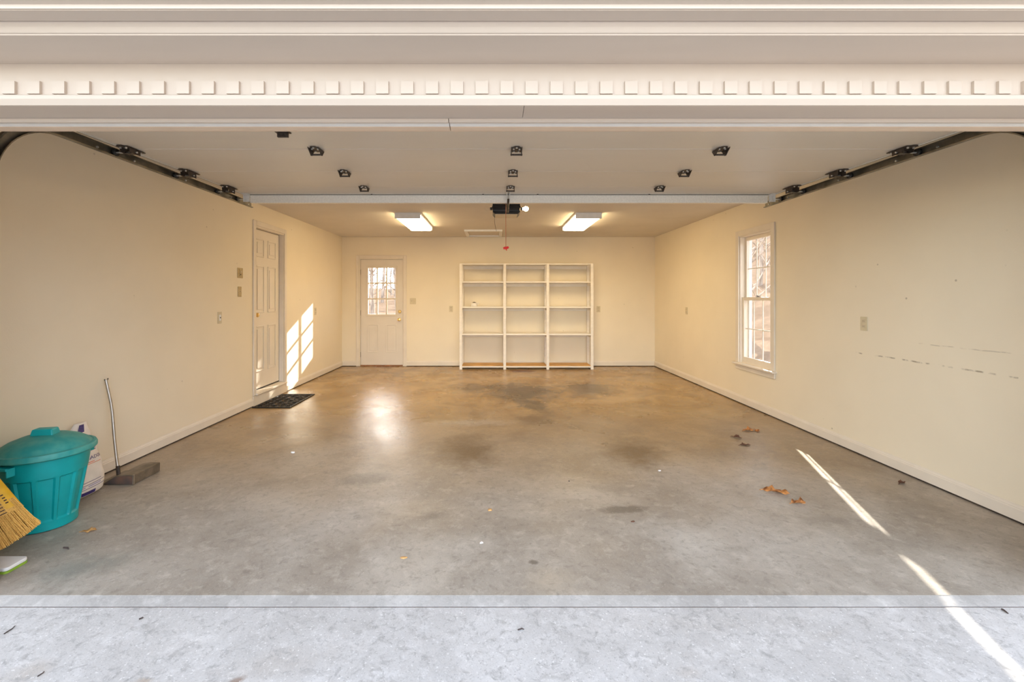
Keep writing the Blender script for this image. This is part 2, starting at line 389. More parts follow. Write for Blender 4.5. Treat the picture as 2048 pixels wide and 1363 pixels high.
# baseboards (profiled, gap below holds a dark strip painted as its shade)
def bprof(s): return [(0, .012), (s*.014, .012), (s*.014, .078), (s*.011, .083), (s*.011, .088), (s*.006, .096), (s*.004, .104), (0, .104)]
def base(name, prof, axis, t0, t1, lab, par=None):
    return MB().prism(prof, axis, t0, t1).build(name, M['trim'], parent=par, kind=None if par else KS, label=lab)
def gapfill(par, *q): MB().box(*q).build('gap_shade_strip', M['gapshade'], par)
bl = base('baseboard_left', [(XL+a, z) for a, z in bprof(1)], 'y', YF, 5.483, 'cream baseboard along the left wall')
base('board', [(XL+a, z) for a, z in bprof(1)], 'y', 6.362, YB, None, bl)
brr = base('baseboard_right', [(XR+a, z) for a, z in bprof(-1)], 'y', YF, YB, 'cream baseboard along the right wall')
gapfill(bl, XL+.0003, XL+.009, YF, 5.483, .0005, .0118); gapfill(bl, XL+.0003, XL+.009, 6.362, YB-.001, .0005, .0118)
bb = base('baseboard_back', [(YB+a, z) for a, z in bprof(-1)], 'x', XL+.014, -2.632, 'cream baseboard along the back wall')
base('board', [(YB+a, z) for a, z in bprof(-1)], 'x', -1.676, XR-.014, None, bb)

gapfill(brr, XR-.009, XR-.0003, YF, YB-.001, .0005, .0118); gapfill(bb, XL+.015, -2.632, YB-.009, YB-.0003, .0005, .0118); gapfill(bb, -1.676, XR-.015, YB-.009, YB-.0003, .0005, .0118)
# ---------------------------------------------------------------- cornice above the opening
CX0, CX1 = -3.3, 3.6
tr = empty('trim_1', (0.14, 1.9, ZH), 'white painted cornice with dentil blocks above the garage opening', kind=KS)
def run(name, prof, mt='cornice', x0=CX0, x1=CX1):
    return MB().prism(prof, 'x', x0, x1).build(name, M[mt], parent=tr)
M['stop'] = mat('peach_stop', (.72, .56, .42), .5, .04, 6)  # warmer, peachier base colour than the cornice boards
for x0, x1 in ((XOL, -.1995), (-.1965, XOR)):
    run('door_stop', [(2.045, ZH-.002), (2.0995, ZH-.002), (2.0995, ZH-.016), (2.083, ZH-.018), (2.045, ZH-.016)], 'stop', x0, x1)
    run('weather_strip', [(2.012, ZH-.001), (2.044, ZH-.001), (2.044, ZH-.014), (2.028, ZH-.010), (2.012, ZH-.010)], 'vinyl', x0, x1)
    run('bead', [(1.985, ZH-.001), (2.011, ZH-.001), (2.011, ZH-.008), (2.004, ZH-.014), (1.993, ZH-.015), (1.985, ZH-.010)], x0=x0, x1=x1)
for x0, x1 in ((CX0, .1225), (.1245, CX1)):
    run('head_casing', [(1.858, ZH), (1.974, ZH), (1.974, ZH+.0445), (1.858, ZH+.0445)], x0=x0, x1=x1)
run('lower_band', [(1.853, ZH+.001), (1.8575, ZH+.001), (1.8575, ZH+.0445), (1.848, ZH+.0425), (1.841, ZH+.037), (1.840, ZH+.022)])
run('frieze', [(1.868, ZH+.045), (1.974, ZH+.045), (1.974, 2.30), (1.868, 2.30)])
run('soffit', [(1.664, 2.277), (1.8675, 2.277), (1.8675, 2.30), (1.664, 2.30)])
run('crown', [(1.668, 2.2775), (1.664, 2.2775), (1.6635, 2.281), (1.658, 2.2825), (1.655, 2.286), (1.648, 2.298), (1.640, 2.308), (1.635, 2.310), (1.668, 2.34)])
run('eave_board', [(1.572, 2.3105), (1.634, 2.3105), (1.667, 2.3405), (1.667, 2.40), (1.572, 2.40)])
run('drip_edge', [(1.566, 2.313), (1.5715, 2.313), (1.5715, 2.42), (1.545, 2.42), (1.545, 2.330), (1.564, 2.326)])
d0 = None
x = -3.2
k = 0
while x < 3.55:
    if d0 is None:
        d0 = MB().box(-.0255, .0255, -.012, 0, 0, .052); me = d0.mesh('dentil'); me.materials.append(M['cornice'])
    o = bpy.data.objects.new('dentil', me); col.objects.link(o); o.parent = tr
    o.location = Vector((-1.982+round((x+1.982)/.1017)*.1017, 1.868, ZH+.050))-worig(tr)
    x += .1017

# ---------------------------------------------------------------- window in the right wall
win = empty('window_1', (XR, 5.37, WZ0), 'white double-hung window with grilles in the right wall', kind=KS)
c = .066
b = MB(); b.box(XR-.018, XR-.0005, WY0-c, WY0, WZ0, WZ1+c); b.build('casing', M['trim'], win, bevel=.003)
b = MB(); b.box(XR-.018, XR-.0005, WY1, WY1+c, WZ0, WZ1+c); b.build('casing', M['trim'], win, bevel=.003)
b = MB(); b.box(XR-.0175, XR-.0005, WY0, WY1, WZ1, WZ1+c); b.build('casing', M['trim'], win, bevel=.003)
b = MB(); b.box(XR-.055, XR+.03, WY0-c-.025, WY1+c+.025, WZ0-.024, WZ0-.001); b.build('sill', M['trim'], win, bevel=.006)
b = MB(); b.box(XR-.018, XR-.0005, WY0-c-.005, WY1+c+.005, WZ0-.085, WZ0-.0245); b.build('sill_apron', M['trim'], win, bevel=.004)
jm = .016
b = MB(); b.box(XR+.0, XR+TW, WY0, WY0+jm, WZ0, WZ1); b.box(XR, XR+TW, WY1-jm, WY1, WZ0, WZ1); b.box(XR, XR+TW, WY0+jm, WY1-jm, WZ1-jm, WZ1); b.box(XR+.02, XR+TW, WY0+jm, WY1-jm, WZ0, WZ0+jm)
b.build('jamb', M['trim'], win)
def sash(name, x0, x1, y0, y1, z0, z1, bot, top, st=.042):
    b = MB(); b.box(x0, x1, y0, y0+st, z0, z1); b.box(x0, x1, y1-st, y1, z0, z1); b.box(x0, x1, y0+st, y1-st, z0, z0+bot); b.box(x0, x1, y0+st, y1-st, z1-top, z1)
    s = b.build(name, M['trim'], win, bevel=.002)
    xm = (x0+x1)/2; gy0, gy1, gz0, gz1 = y0+st, y1-st, z0+bot, z1-top
    MB().box(xm-.002, xm+.002, gy0, gy1, gz0, gz1).build('pane', M['glass'], s)
    for i in (1, 2):
        yy = gy0+(gy1-gy0)*i/3
        MB().box(xm+.0025, xm+.011, yy-.006, yy+.006, gz0, gz1).build('grille_bar', M['vinyl'], s)
    zz = (gz0+gz1)/2
    MB().box(xm+.003, xm+.0115, gy0, gy1, zz-.006, zz+.006).build('grille_bar', M['vinyl'], s)
    return s
zm = 1.30
lo = sash('lower_sash', XR+.022, XR+.052, WY0+jm, WY1-jm, WZ0+jm, zm+.02, .058, .038)
up = sash('upper_sash', XR+.056, XR+.086, WY0+jm, WY1-jm, zm-.018, WZ1-jm, .038, .045)
b = MB(); b.box(XR+.025, XR+.05, 5.34, 5.39, zm+.0205, zm+.028); b.tube([(XR+.037, 5.365, zm+.028), (XR+.037, 5.365, zm+.036), (XR+.030, 5.385, zm+.038)], .005, 8)
b.build('sash_lock', M['darksteel'], lo)
# storm frame outside
b = MB(); x0, x1 = XR+.095, XR+.107
for yy in (WY0+jm+.003, WY1-jm-.028): b.box(x0, x1, yy, yy+.025, WZ0+jm, WZ1-jm)
for zz in (WZ0+jm, zm-.012, WZ1-jm-.025): b.box(x0+.001, x1-.001, WY0+jm+.028, WY1-jm-.028, zz, zz+.025)
b.build('storm_frame', M['vinyl'], win)
b = MB()
for yy in (WY0-.07, WY1): b.box(XR+TW, XR+TW+.025, yy, yy+.07, WZ0-.03, WZ1+.07)
b.box(XR+TW, XR+TW+.0245, WY0, WY1, WZ1, WZ1+.07); b.box(XR+TW, XR+TW+.035, WY0-.0, WY1, WZ0-.03, WZ0+.005)
b.build('outer_casing', M['vinyl'], win)

# ---------------------------------------------------------------- left (house) door: six panels
dl = empty('door_1', (XL, 5.92, DLZ0), 'off-white six-panel house door set above a step in the left wall', kind=KS)
LX = XL-.062
leaf = MB().box(LX-.04, LX, DL0+.014, DL1-.012, DLZ0+.012, DLZ1-.022).build('leaf', M['doorpaint'], dl, bevel=.002)
def panel(parent, plane, p, s, a0, a1, z0, z1, mt):
    """raised moulding and field; plane 'x' or 'y' at p, facing s"""
    def bx(d, A0, A1, Z0, Z1):
        b = MB(); lo_, hi_ = sorted((p+s*.0003, p+s*d))
        if plane == 'x': return b.box(lo_, hi_, A0, A1, Z0, Z1)
        return b.box(A0, A1, lo_, hi_, Z0, Z1)
    w = .018
    fr = MB()
    for (A0, A1, Z0, Z1) in ((a0, a0+w, z0, z1), (a1-w, a1, z0, z1), (a0+w, a1-w, z0, z0+w), (a0+w, a1-w, z1-w, z1)):
        q = bx(.009, A0, A1, Z0, Z1); fr.add(q.v, q.f)
    o = fr.build('panel_moulding', M[mt], parent, bevel=.006)
    g = .045
    if a1-a0 > 2*g+.04 and z1-z0 > 2*g+.04:
        bx(.008, a0+g, a1-g, z0+g, z1-g).build('panel_field', M[mt], o, bevel=.006)
dy0, dy1 = DL0+.014, DL1-.012
dw = dy1-dy0
pcs = [(dy0+.10, dy0+dw/2-.045), (dy0+dw/2+.045, dy1-.10)]
for a0, a1 in pcs:
    for z0, z1 in ((DLZ0+.22, DLZ0+.80), (DLZ0+.96, DLZ0+1.56), (DLZ0+1.67, DLZ0+1.90)):
        panel(leaf, 'x', LX, 1, a0, a1, z0, z1, 'doorpaint')
b = MB(); b.box(XL-.149, XL, DL0-.0, DL0+.012, DLZ0, DLZ1); b.box(XL-.149, XL, DL1-.010, DL1, DLZ0, DLZ1); b.box(XL-.149, XL, DL0+.012, DL1-.010, DLZ1-.018, DLZ1)
b.build('jamb', M['trim'], dl)
# strips in rubber black, painted as the gap shade around the leaf
b = MB(); b.box(LX-.03, LX+.001, DL1-.0118, DL1-.0102, DLZ0+.005, DLZ1-.02); b.box(LX-.03, LX+.001, DL0+.014, DL1-.012, DLZ1-.0215, DLZ1-.0185); b.box(LX-.03, LX+.001, DL0+.014, DL1-.012, DLZ0+.001, DLZ0+.0118)
b.build('leaf_gap_shade', M['rubber'], dl)
cw = .062
def casing(parent, plane, p, s, a0, a1, z0, z1):
    for (A0, A1, Z0, Z1) in ((a0-cw, a0, z0, z1+cw), (a1, a1+cw, z0, z1+cw), (a0, a1, z1, z1+cw)):
        for d, i0, i1 in ((.012, 0, 0), (.018, 1, 0)):
            pass
        b = MB(); lo_, hi_ = sorted((p+s*.0004, p+s*.016))
        (b.box(lo_, hi_, A0, A1, Z0, Z1) if plane == 'x' else b.box(A0, A1, lo_, hi_, Z0, Z1))
        b.build('casing', M['trim'], parent, bevel=.005)
casing(dl, 'x', XL, 1, DL0, DL1, .13, DLZ1)
b = MB(); b.prism([(XL-.149, DLZ0-.034), (XL+.034, DLZ0-.034), (XL+.037, DLZ0-.025), (XL+.034, DLZ0-.008), (XL-.149, DLZ0-.0)], 'y', DL0-.012, DL1+.03)
b.build('threshold', M['trim'], dl, bevel=.002)
b = MB(); b.box(XL+.0005, XL+.015, DL0-cw, DL1+cw, .002, DLZ0-.036); b.build('riser_board', M['trim'], dl, bevel=.002)
b = MB(); b.lathe([(.0, 0), (.03, 0), (.03, .006), (.012, .010), (.011, .03), (.024, .036), (.028, .05), (.024, .062), (0, .066)], 24)
b.xform(Matrix.Translation((LX+.0005, DL0+.075, 1.10)) @ Matrix.Rotation(PI/2, 4, 'Y')); b.build('knob', M['brass'], leaf, smooth=True)

# ---------------------------------------------------------------- back door: nine lights over two panels
db = empty('door_2', (-2.154, YB, 0), 'off-white back door with nine glass panes and brass knob', kind=KS)
LY = YB+.028
lx0, lx1, lz0, lz1 = -2.559, -1.749, .022, 2.042
gx0, gx1, gz0, gz1 = -2.445, -1.862, .966, 1.912    # hole for the glazed frame
b = MB(); b.box(lx0, gx0, LY, LY+.044, lz0, lz1); b.box(gx1, lx1, LY, LY+.044, lz0, lz1); b.box(gx0, gx1, LY, LY+.044, lz0, gz0); b.box(gx0, gx1, LY, LY+.044, gz1, lz1)
leafb = b.build('leaf', M['doorpaint'], db)
fw = .034
b = MB(); yf0, yf1 = LY-.012, LY-.0003
b.box(gx0-.012, gx0+.022, yf0, yf1, gz0-.012, gz1+.012); b.box(gx1-.022, gx1+.012, yf0, yf1, gz0-.012, gz1+.012)
b.box(gx0+.022, gx1-.022, yf0, yf1, gz0-.012, gz0+.022); b.box(gx0+.022, gx1-.022, yf0, yf1, gz1-.022, gz1+.012)
lf = b.build('lite_frame', M['trim'], leafb, bevel=.004)
ax0, ax1, az0, az1 = gx0+.022, gx1-.022, gz0+.022, gz1-.022
for i in range(3):
    for j in range(3):
        x0 = ax0+(ax1-ax0)*i/3; x1 = ax0+(ax1-ax0)*(i+1)/3; z0 = az0+(az1-az0)*j/3; z1 = az0+(az1-az0)*(j+1)/3
        MB().box(x0+.007, x1-.007, LY+.020, LY+.024, z0+.007, z1-.007).build('pane', M['glass'], leafb)
b = MB()
for i in (1, 2):
    xx = ax0+(ax1-ax0)*i/3; b.box(xx-.0125, xx+.0125, LY-.004, LY+.04, az0-.01, az1+.01)
    zz = az0+(az1-az0)*i/3; b.box(ax0-.01, ax1+.01, LY-.0035, LY+.0395, zz-.0125, zz+.0125)
b.box(gx0, ax0+.007, LY+.001, LY+.043, gz0, gz1); b.box(ax1-.007, gx1, LY+.001, LY+.043, gz0, gz1); b.box(ax0+.007, ax1-.007, LY+.001, LY+.043, gz0, az0+.007); b.box(ax0+.007, ax1-.007, LY+.001, LY+.043, az1-.007, gz1)
b.build('muntins', M['trim'], leafb)
for a0, a1 in ((-2.437, -2.215), (-2.085, -1.863)):
    panel(leafb, 'y', LY, -1, a0, a1, .255, .80, 'doorpaint')
b = MB(); b.box(BD0, lx0-.003, YB, YB+.139, 0, BDZ); b.box(lx1+.003, BD1, YB, YB+.139, 0, BDZ); b.box(lx0-.003, lx1+.003, YB, YB+.139, lz1+.003, BDZ)
b.box(lx0-.003, lx0+.012, LY+.0445, YB+.139, 0, lz1); b.box(lx1-.012, lx1+.003, LY+.0445, YB+.139, 0, lz1)
b.build('jamb', M['trim'], db)
casing(db, 'y', YB, -1, BD0, BD1, 0.002, BDZ)
b = MB(); b.box(lx0-.003, lx1+.003, LY-.02, YB+.139, .001, .019); b.build('threshold', mat('oak_threshold', (.30, .12, .04), .5, .3, 12), db)
b = MB(); b.lathe([(.0, 0), (.032, 0), (.032, .006), (.013, .012), (.012, .03), (.026, .036), (.030, .05), (.026, .064), (0, .068)], 24)
b.xform(Matrix.Translation((-1.817, LY-.0005, .892)) @ Matrix.Rotation(PI/2, 4, 'X')); b.build('knob', M['brass'], leafb, smooth=True)
b = MB(); b.lathe([(.0, 0), (.032, 0), (.032, .010), (.026, .016), (0, .017)], 24); b.box(-.006, .006, -.018, .018, .017, .028)
b.xform(Matrix.Translation((-1.81, LY-.0005, 1.043)) @ Matrix.Rotation(PI/2, 4, 'X')); b.build('deadbolt', M['brass'], leafb, smooth=True)
b = MB(); b.box(lx0-.0029, lx0-.0001, LY+.002, LY+.04, lz0, lz1+.003); b.box(lx1+.0001, lx1+.0029, LY+.002, LY+.04, lz0, lz1+.003); b.box(lx0, lx1, LY+.002, LY+.04, lz1+.0001, lz1+.0029)
b.build('leaf_gap_shade', M['rubber'], db)  # dark strips painting the shade of the gap between leaf and jamb
for z in (.22, 1.02, 1.80):
    b = MB(); b.tube([(lx0-.004, LY-.006, z-.05), (lx0-.004, LY-.006, z+.05)], .0065, 10); b.build('hinge', M['darksteel'], db)

# ---------------------------------------------------------------- attic hatch
ah = empty('attic_hatch', (-.18, 8.08, ZC-.0005), 'white framed attic access hatch in the ceiling', 'hatch')
b = MB(); hx0, hx1, hy0, hy1 = -.508, .144, 7.73, 8.45; w = .055
for q in ((hx0, hx1, hy0, hy0+w), (hx0, hx1, hy1-w, hy1), (hx0, hx0+w, hy0+w, hy1-w), (hx1-w, hx1, hy0+w, hy1-w)): b.box(*q, ZC-.030, ZC-.0005)
b.build('frame', M['white_p'], ah, bevel=.003)
MB().box(hx0+w+.004, hx1-w-.004, hy0+w+.004, hy1-w-.004, ZC-.008, ZC-.0005).build('panel', M['ceiling'], ah)

# ---------------------------------------------------------------- overhead sectional door (open)
def dz(y): return 2.245+(y-2.8)*.0167
gd = empty('garage_door', (.14, 3.35, dz(3.35)), 'white sectional overhead garage door raised flat under the ceiling', 'garage door')
JT = [2.30, 2.836, 3.375, 3.883, 4.41]
for i in range(4):
    y0, y1 = JT[i]+.002, JT[i+1]-.002; th = .046
    pr = [(y0, dz(y0)), (y0+.006, dz(y0)-.0025), (y1-.006, dz(y1)-.0025), (y1, dz(y1)), (y1, dz(y1)+th), (y0, dz(y0)+th)]
    s = MB().prism(pr, 'x', XOL, XOR).build('door_section', M['section'], gd)
    for x0, x1 in ((XOL-.004, XOL+.022), (XOR-.022, XOR+.004)):
        pr2 = [(y0, dz(y0)-.006), (y1, dz(y1)-.006), (y1, dz(y1)-.003), (y0, dz(y0)-.003)]
        MB().prism(pr2, 'x', x0, x1).build('end_stile', M['galv'], s)
    for x0, x1 in ((XOL-.0045, XOL-.001), (XOR+.001, XOR+.0045)):
        pr2 = [(y0, dz(y0)-.007), (y1, dz(y1)-.007), (y1, dz(y1)+.02), (y0, dz(y0)+.02)]
        MB().prism(pr2, 'x', x0, x1).build('edge_trim', M['track'], s)
# strut
ys = 4.18; zs = dz(ys)-.003
b = MB(); b.box(-2.24, 2.515, ys, ys+.003, zs-.078, zs); b.box(-2.24, 2.515, ys+.003, ys+.045, zs-.078, zs-.075); b.box(-2.24, 2.515, ys-.03, ys, zs-.003, zs-.0005)
b.box(-2.24, 2.515, ys+.042, ys+.045, zs-.075, zs-.01)
M['zinc'] = mat('bright_zinc', (.80, .765, .69), .45, .05, 70, .03, 50, metal=.15, detail=2)
st = b.build('strut', M['zinc'], gd, bevel=.0012)
MB().tube([(-2.24, ys-.006, zs-.0055), (2.515, ys-.006, zs-.0055)], .0026, 6).build('seam_rod', M['darksteel'], st)
for x in (-1.12, -.1, .4, 1.42):
    b = MB(); b.lathe([(0, -.006), (.008, -.006), (.008, 0), (0, 0)], 6, (x, ys-.018, zs-.003)); b.build('bolt', M['darksteel'], st)
# plain hinges at the joints
def hinge_mesh():
    b = MB()
    pl = [(-.030, -.004), (.030, -.004), (.030, -.030), (.012, -.062), (-.012, -.062), (-.030, -.030)]
    b.prism(pl, 'z', -.0045, -.001)                     # plate on the nearer section
    b.box(-.030, .030, .004, .050, -.0045, -.001)       # plate on the farther one
    for s in (-1, 1):
        x0, x1 = sorted((s*.030, s*.034))
        b.prism([(-.055, -.004), (.045, -.004), (.012, -.040), (-.004, -.040)], 'x', x0, x1)
    b.tube([(-.037, .004, -.034), (.037, .004, -.034)], .006, 8)
    return b
hm = hinge_mesh().mesh('hinge'); hm.materials.append(M['darksteel'])
bm_ = MB()
for (x, y) in ((0, -.045), (-.018, -.02), (.018, -.02), (-.015, .03), (.015, .03)): bm_.lathe([(0, -.011), (.0065, -.011), (.007, -.004), (0, -.0035)], 6, (x, y, 0))
bolts = bm_.mesh('hinge_bolt'); bolts.materials.append(M['bolt'])
for j in (1, 2, 3):
    for x in (-1.108, .14, 1.412):
        o = bpy.data.objects.new('hinge', hm); col.objects.link(o); o.parent = gd
        o.location = Vector((x, JT[j], dz(JT[j])-.003))-worig(gd)
        q = bpy.data.objects.new('hinge_bolts', bolts); col.objects.link(q); q.parent = o
# roller hinges at the edges: bracket, stem and wheel in the track
def roller(side, y, zt):
    x = XOL if side < 0 else XOR; s = side
    z = dz(y)-.006; zr = 2.221
    b = MB()
    def bx(a, c_, *r): lo_, hi_ = sorted((x+s*a, x+s*c_)); b.box(lo_, hi_, *r)
    bx(-.075, -.002, y-.075, y+.07, z-.004, z)
    for a in (-.070, -.012): bx(a, a+.004, y-.05, y+.035, zr-.012, z-.004)
    bx(-.07, -.008, y-.02, y+.018, zr-.010, zr-.006)
    bx(-.05, -.02, y-.09, y-.06, z-.006, z-.001)
    h = b.build('roller_hinge', M['darksteel'], gd)
    b = MB(); b.tube([(x-s*.078, y, zr), (x+s*.058, y, zr)], .0055, 8)
    b.build('stem', M['bolt'], h)
    b = MB(); b.lathe([(.006, -.009), (.022, -.009), (.0235, -.006), (.0235, .006), (.022, .009), (.006, .009)], 20)
    b.xform(Matrix.Translation((x+s*.060, y, zr)) @ Matrix.Rotation(PI/2, 4, 'Y')); b.build('roller_wheel', M['black'], h, smooth=True)
    b = MB()
    for (a, dy) in ((-.02, -.06), (-.055, -.06), (-.02, .055), (-.055, .055)):
        b.lathe([(0, -.013), (.006, -.013), (.0065, -.0045), (0, -.004)], 6, (x+s*a, y+dy, z))
    b.build('bolt', M['bolt'], h)
for sd in (-1, 1):
    for y in JT[1:4]: roller(sd, y, 0)
    # top bracket next to the strut
    x = XOL if sd < 0 else XOR
    b = MB()
    x0, x1 = sorted((x-sd*.062, x-sd*.004))
    b.box(x0, x1, ys-.05, ys+.02, dz(ys)-.012, dz(ys)-.004); b.box(x0, x1, ys-.012, ys-.008, dz(ys)-.075, dz(ys)-.012)
    for xx in (x0, (x0+x1)/2-.002, x1-.004): b.box(xx, xx+.004, ys-.018, ys-.012, dz(ys)-.075, dz(ys)-.012)
    tb = b.build('top_bracket', M['galv'], gd)
    b = MB(); b.tube([(x-sd*.05, ys+.01, 2.221), (x+sd*.058, ys+.01, 2.221)], .0055, 8); b.build('stem', M['bolt'], tb)
    b = MB(); b.lathe([(.006, -.009), (.0235, -.009), (.0235, .009), (.006, .009)], 20)
    b.xform(Matrix.Translation((x+sd*.060, ys+.01, 2.221)) @ Matrix.Rotation(PI/2, 4, 'Y')); b.build('roller_wheel', M['black'], tb, smooth=True)
# lift handle on the lowest section
b = MB(); b.box(-1.21, -1.13, 2.50, 2.54, dz(2.5)-.010, dz(2.5)-.003); b.box(-1.20, -1.14, 2.515, 2.53, dz(2.5)-.035, dz(2.5)-.010)
b.build('lift_handle', M['darksteel'], gd, bevel=.002)

# ---------------------------------------------------------------- tracks
def track(side, lab):
    xs = XOL if side < 0 else XOR
    s = side
    xl = xs+s*.057; xw = xs+s*.074                # lip plane, web plane
    root = empty('garage_door_track', (xw, 2.13, 0), lab, 'track', 'overhead door tracks')
    cy, cz, r0, r1 = 2.475, 1.875, .32, .371
    path_i, path_o = [], []
    for z in (.02, .6, 1.2, cz): path_i.append((cy-r0, z)); path_o.append((cy-r1, z))
    for k in range(1, 15):
        a = PI-PI/2*k/14
        path_i.append((cy+r0*math.cos(a), cz+r0*math.sin(a))); path_o.append((cy+r1*math.cos(a), cz+r1*math.sin(a)))
    for y in (3.0, 3.6, 4.2, 4.45): path_i.append((y, cz+r0)); path_o.append((y, cz+r1))
    b = MB(); n = len(path_i); t = .0022
    def strip(A, B, xa, xb):
        vs_ = []; fs_ = []
        for (p, q) in zip(A, B):
            vs_ += [(xa, p[0], p[1]), (xb, q[0], q[1])]
        for i in range(n-1): fs_.append((2*i, 2*i+1, 2*i+3, 2*i+2))
        b.add(vs_, fs_)
    strip(path_i, path_o, xw, xw); strip(path_i, path_i, xw, xl); strip(path_o, path_o, xl, xw)
    # rolled lips
    mid_i = [(p[0]+(q[0]-p[0])*.12, p[1]+(q[1]-p[1])*.12) for p, q in zip(path_i, path_o)]
    mid_o = [(p[0]+(q[0]-p[0])*.88, p[1]+(q[1]-p[1])*.88) for p, q in zip(path_i, path_o)]
    strip(path_i, mid_i, xl, xl-s*.002); strip(mid_o, path_o, xl-s*.002, xl)
    o = b.build('rail', M['track'], root); so_ = o.modifiers.new('solid', 'SOLIDIFY'); so_.thickness = t; so_.offset = 0
    # stiffening angle along the horizontal run
    b = MB(); x0, x1 = sorted((xw+s*.0015, xw+s*.004)); b.box(x0, x1, 2.5, 4.45, cz+r0+.004, cz+r0+.058)
    x0, x1 = sorted((xw+s*.0015, xw+s*.03)); b.box(x0, x1, 2.5, 4.45, cz+r0+.055, cz+r0+.058)
    b.build('stiffener', M['galv'], root)
    # rear hanger to the ceiling and jamb brackets
    b = MB(); x0, x1 = sorted((xw+s*.0045, xw+s*.0075)); b.box(x0, x1, 4.40, 4.43, cz+r0+.005, ZC-.001)
    x0, x1 = sorted((xw+s*.0045, xw+s*.06)); b.box(x0, x1, 4.40, 4.43, ZC-.005, ZC-.001); b.build('hanger', M['galv'], root)
    for z in (.5, 1.1, 1.7):
        b = MB(); x0, x1 = sorted((xw+s*.001, xw+s*.004)); b.box(x0, x1, YF+.001, cy-r0-.01, z-.03, z+.03)
        b.build('jamb_bracket', M['galv'], root)
    for y in (2.72, 3.0, 3.5, 4.1, 4.39):
        b = MB(); b.lathe([(0, 0), (.008, 0), (.007, .006), (0, .007)], 8)
        b.xform(Matrix.Translation((xw-s*.001, y, cz+r0+.022)) @ Matrix.Rotation(-s*PI/2, 4, 'Y')); b.build('bolt', M['bolt'], root)
    return root
track(-1, 'dark steel curved roller track of the raised door by the left wall')
track(1, 'dark steel curved roller track of the raised door by the right wall')

# ---------------------------------------------------------------- opener
OX = .135; OY = 4.95
op = empty('garage_door_opener', (OX, OY, ZC), 'black ceiling-mounted garage door opener with one lit bulb and red pull cord', 'door opener')
b = MB()
b.prism([(4.955, 2.27), (4.965, 2.25), (5.20, 2.245), (5.22, 2.27), (5.22, 2.40), (5.20, 2.415), (4.97, 2.415), (4.955, 2.40)], 'x', OX-.150, OX+.150)
hd = b.build('housing', M['black'], op, bevel=.006)
b = MB(); b.prism([(4.945, 2.295), (4.9545, 2.29), (4.9545, 2.315), (4.945, 2.31)], 'x', OX-.155, OX+.155); b.build('front_rib', M['black'], hd)
b = MB(); b.prism([(OX-.150, 2.2495), (OX+.150, 2.2495), (OX+.128, 2.228), (OX-.128, 2.228)], 'y', 4.958, 5.20); b.build('bottom_tray', M['black'], hd)
b = MB(); b.prism([(OX-.122, 2.2275), (OX+.122, 2.2275), (OX+.116, 2.222), (OX-.116, 2.222)], 'y', 4.965, 5.195); b.build('light_cover', M['beige'], hd)
for s in (-1, 1):
    b = MB(); b.tube([(OX+s*.151, 5.02, 2.295), (OX+s*.178, 5.02, 2.295)], .016, 12); soc = b.build('bulb_socket', M['black'], hd)
    b = MB(); b.lathe([(0.013, 0), (.015, .012), (.027, .032), (.0265, .040), (.0245, .052), (.017, .062), (.008, .0665), (0, .0675)], 20)
    b.xform(Matrix.Translation((OX+s*.178, 5.02, 2.295)) @ Matrix.Rotation(s*PI/2, 4, 'Y'))
    b.build('bulb', M['bulb'] if s > 0 else M['glass'], soc, smooth=True, label='lit warm bulb' if s > 0 else 'unlit clear bulb')
    b = MB(); x = OX+s*.11; b.box(x-.012, x+.012, 5.08, 5.083, 2.4155, ZC-.001); b.build('hanger', M['galv'], op)
b = MB(); b.tube([(OX-.13, 5.1, 2.235), (OX-.128, 5.1, 2.16), (OX-.12, 5.1, 2.11), (OX-.108, 5.1, 2.06)], .0018, 6); b.build('antenna_wire', M['darksteel'], op)
b = MB(); b.box(OX-.02, OX+.02, 2.102, 4.965, 2.372, 2.376); b.box(OX-.002, OX+.002, 2.102, 4.965, 2.343, 2.372); b.build('rail', M['galv'], op)
b = MB(); b.box(OX-.03, OX+.03, 4.50, 4.66, 2.328, 2.342); b.box(OX-.012, OX+.012, 4.54, 4.60, 2.25, 2.328); trl = b.build('trolley', M['black'], op, bevel=.002)
b = MB(); b.tube([(OX-.005, 4.15, dz(4.15)-.055), (OX-.005, 4.17, dz(4.15)-.075), (OX-.005, 4.30, 2.145), (OX-.005, 4.36, 2.135), (OX-.005, 4.44, 2.17), (OX-.005, 4.555, 2.26)], .010, 8); b.build('door_arm', M['darksteel'], op)
b = MB(); b.prism([(4.095, dz(4.1)-.001), (4.16, dz(4.16)-.001), (4.165, dz(4.1)-.06), (4.14, dz(4.1)-.068)], 'x', OX-.020, OX-.016); b.prism([(4.095, dz(4.1)-.004), (4.16, dz(4.16)-.004), (4.165, dz(4.1)-.06), (4.14, dz(4.1)-.068)], 'x', OX+.006, OX+.010); b.build('door_bracket', M['galv'], op)
for dx in (-.012, .02):
    b = MB(); b.lathe([(0, 0), (.009, 0), (.008, .006), (0, .007)], 8); b.xform(Matrix.Translation((OX+dx, 4.50, 2.335)) @ Matrix.Rotation(PI/2, 4, 'X')); b.build('bolt', M['bolt'], trl)
cx = OX-.016
b = MB(); b.tube([(cx, 4.548, 2.25), (cx-.001, 4.548, 2.1), (cx, 4.548, 1.82)], .0032, 6); b.build('pull_cord', M['cord'], op)
b = MB(); b.tube([(cx-.026, 4.548, 1.806), (cx-.012, 4.548, 1.812), (cx+.012, 4.548, 1.814), (cx+.027, 4.548, 1.820)], [.010, .013, .013, .010], 10); b.tube([(cx, 4.548, 1.805), (cx+.008, 4.548, 1.785)], [.008, .003], 8)
b.build('pull_handle', M['red'], op, smooth=True)

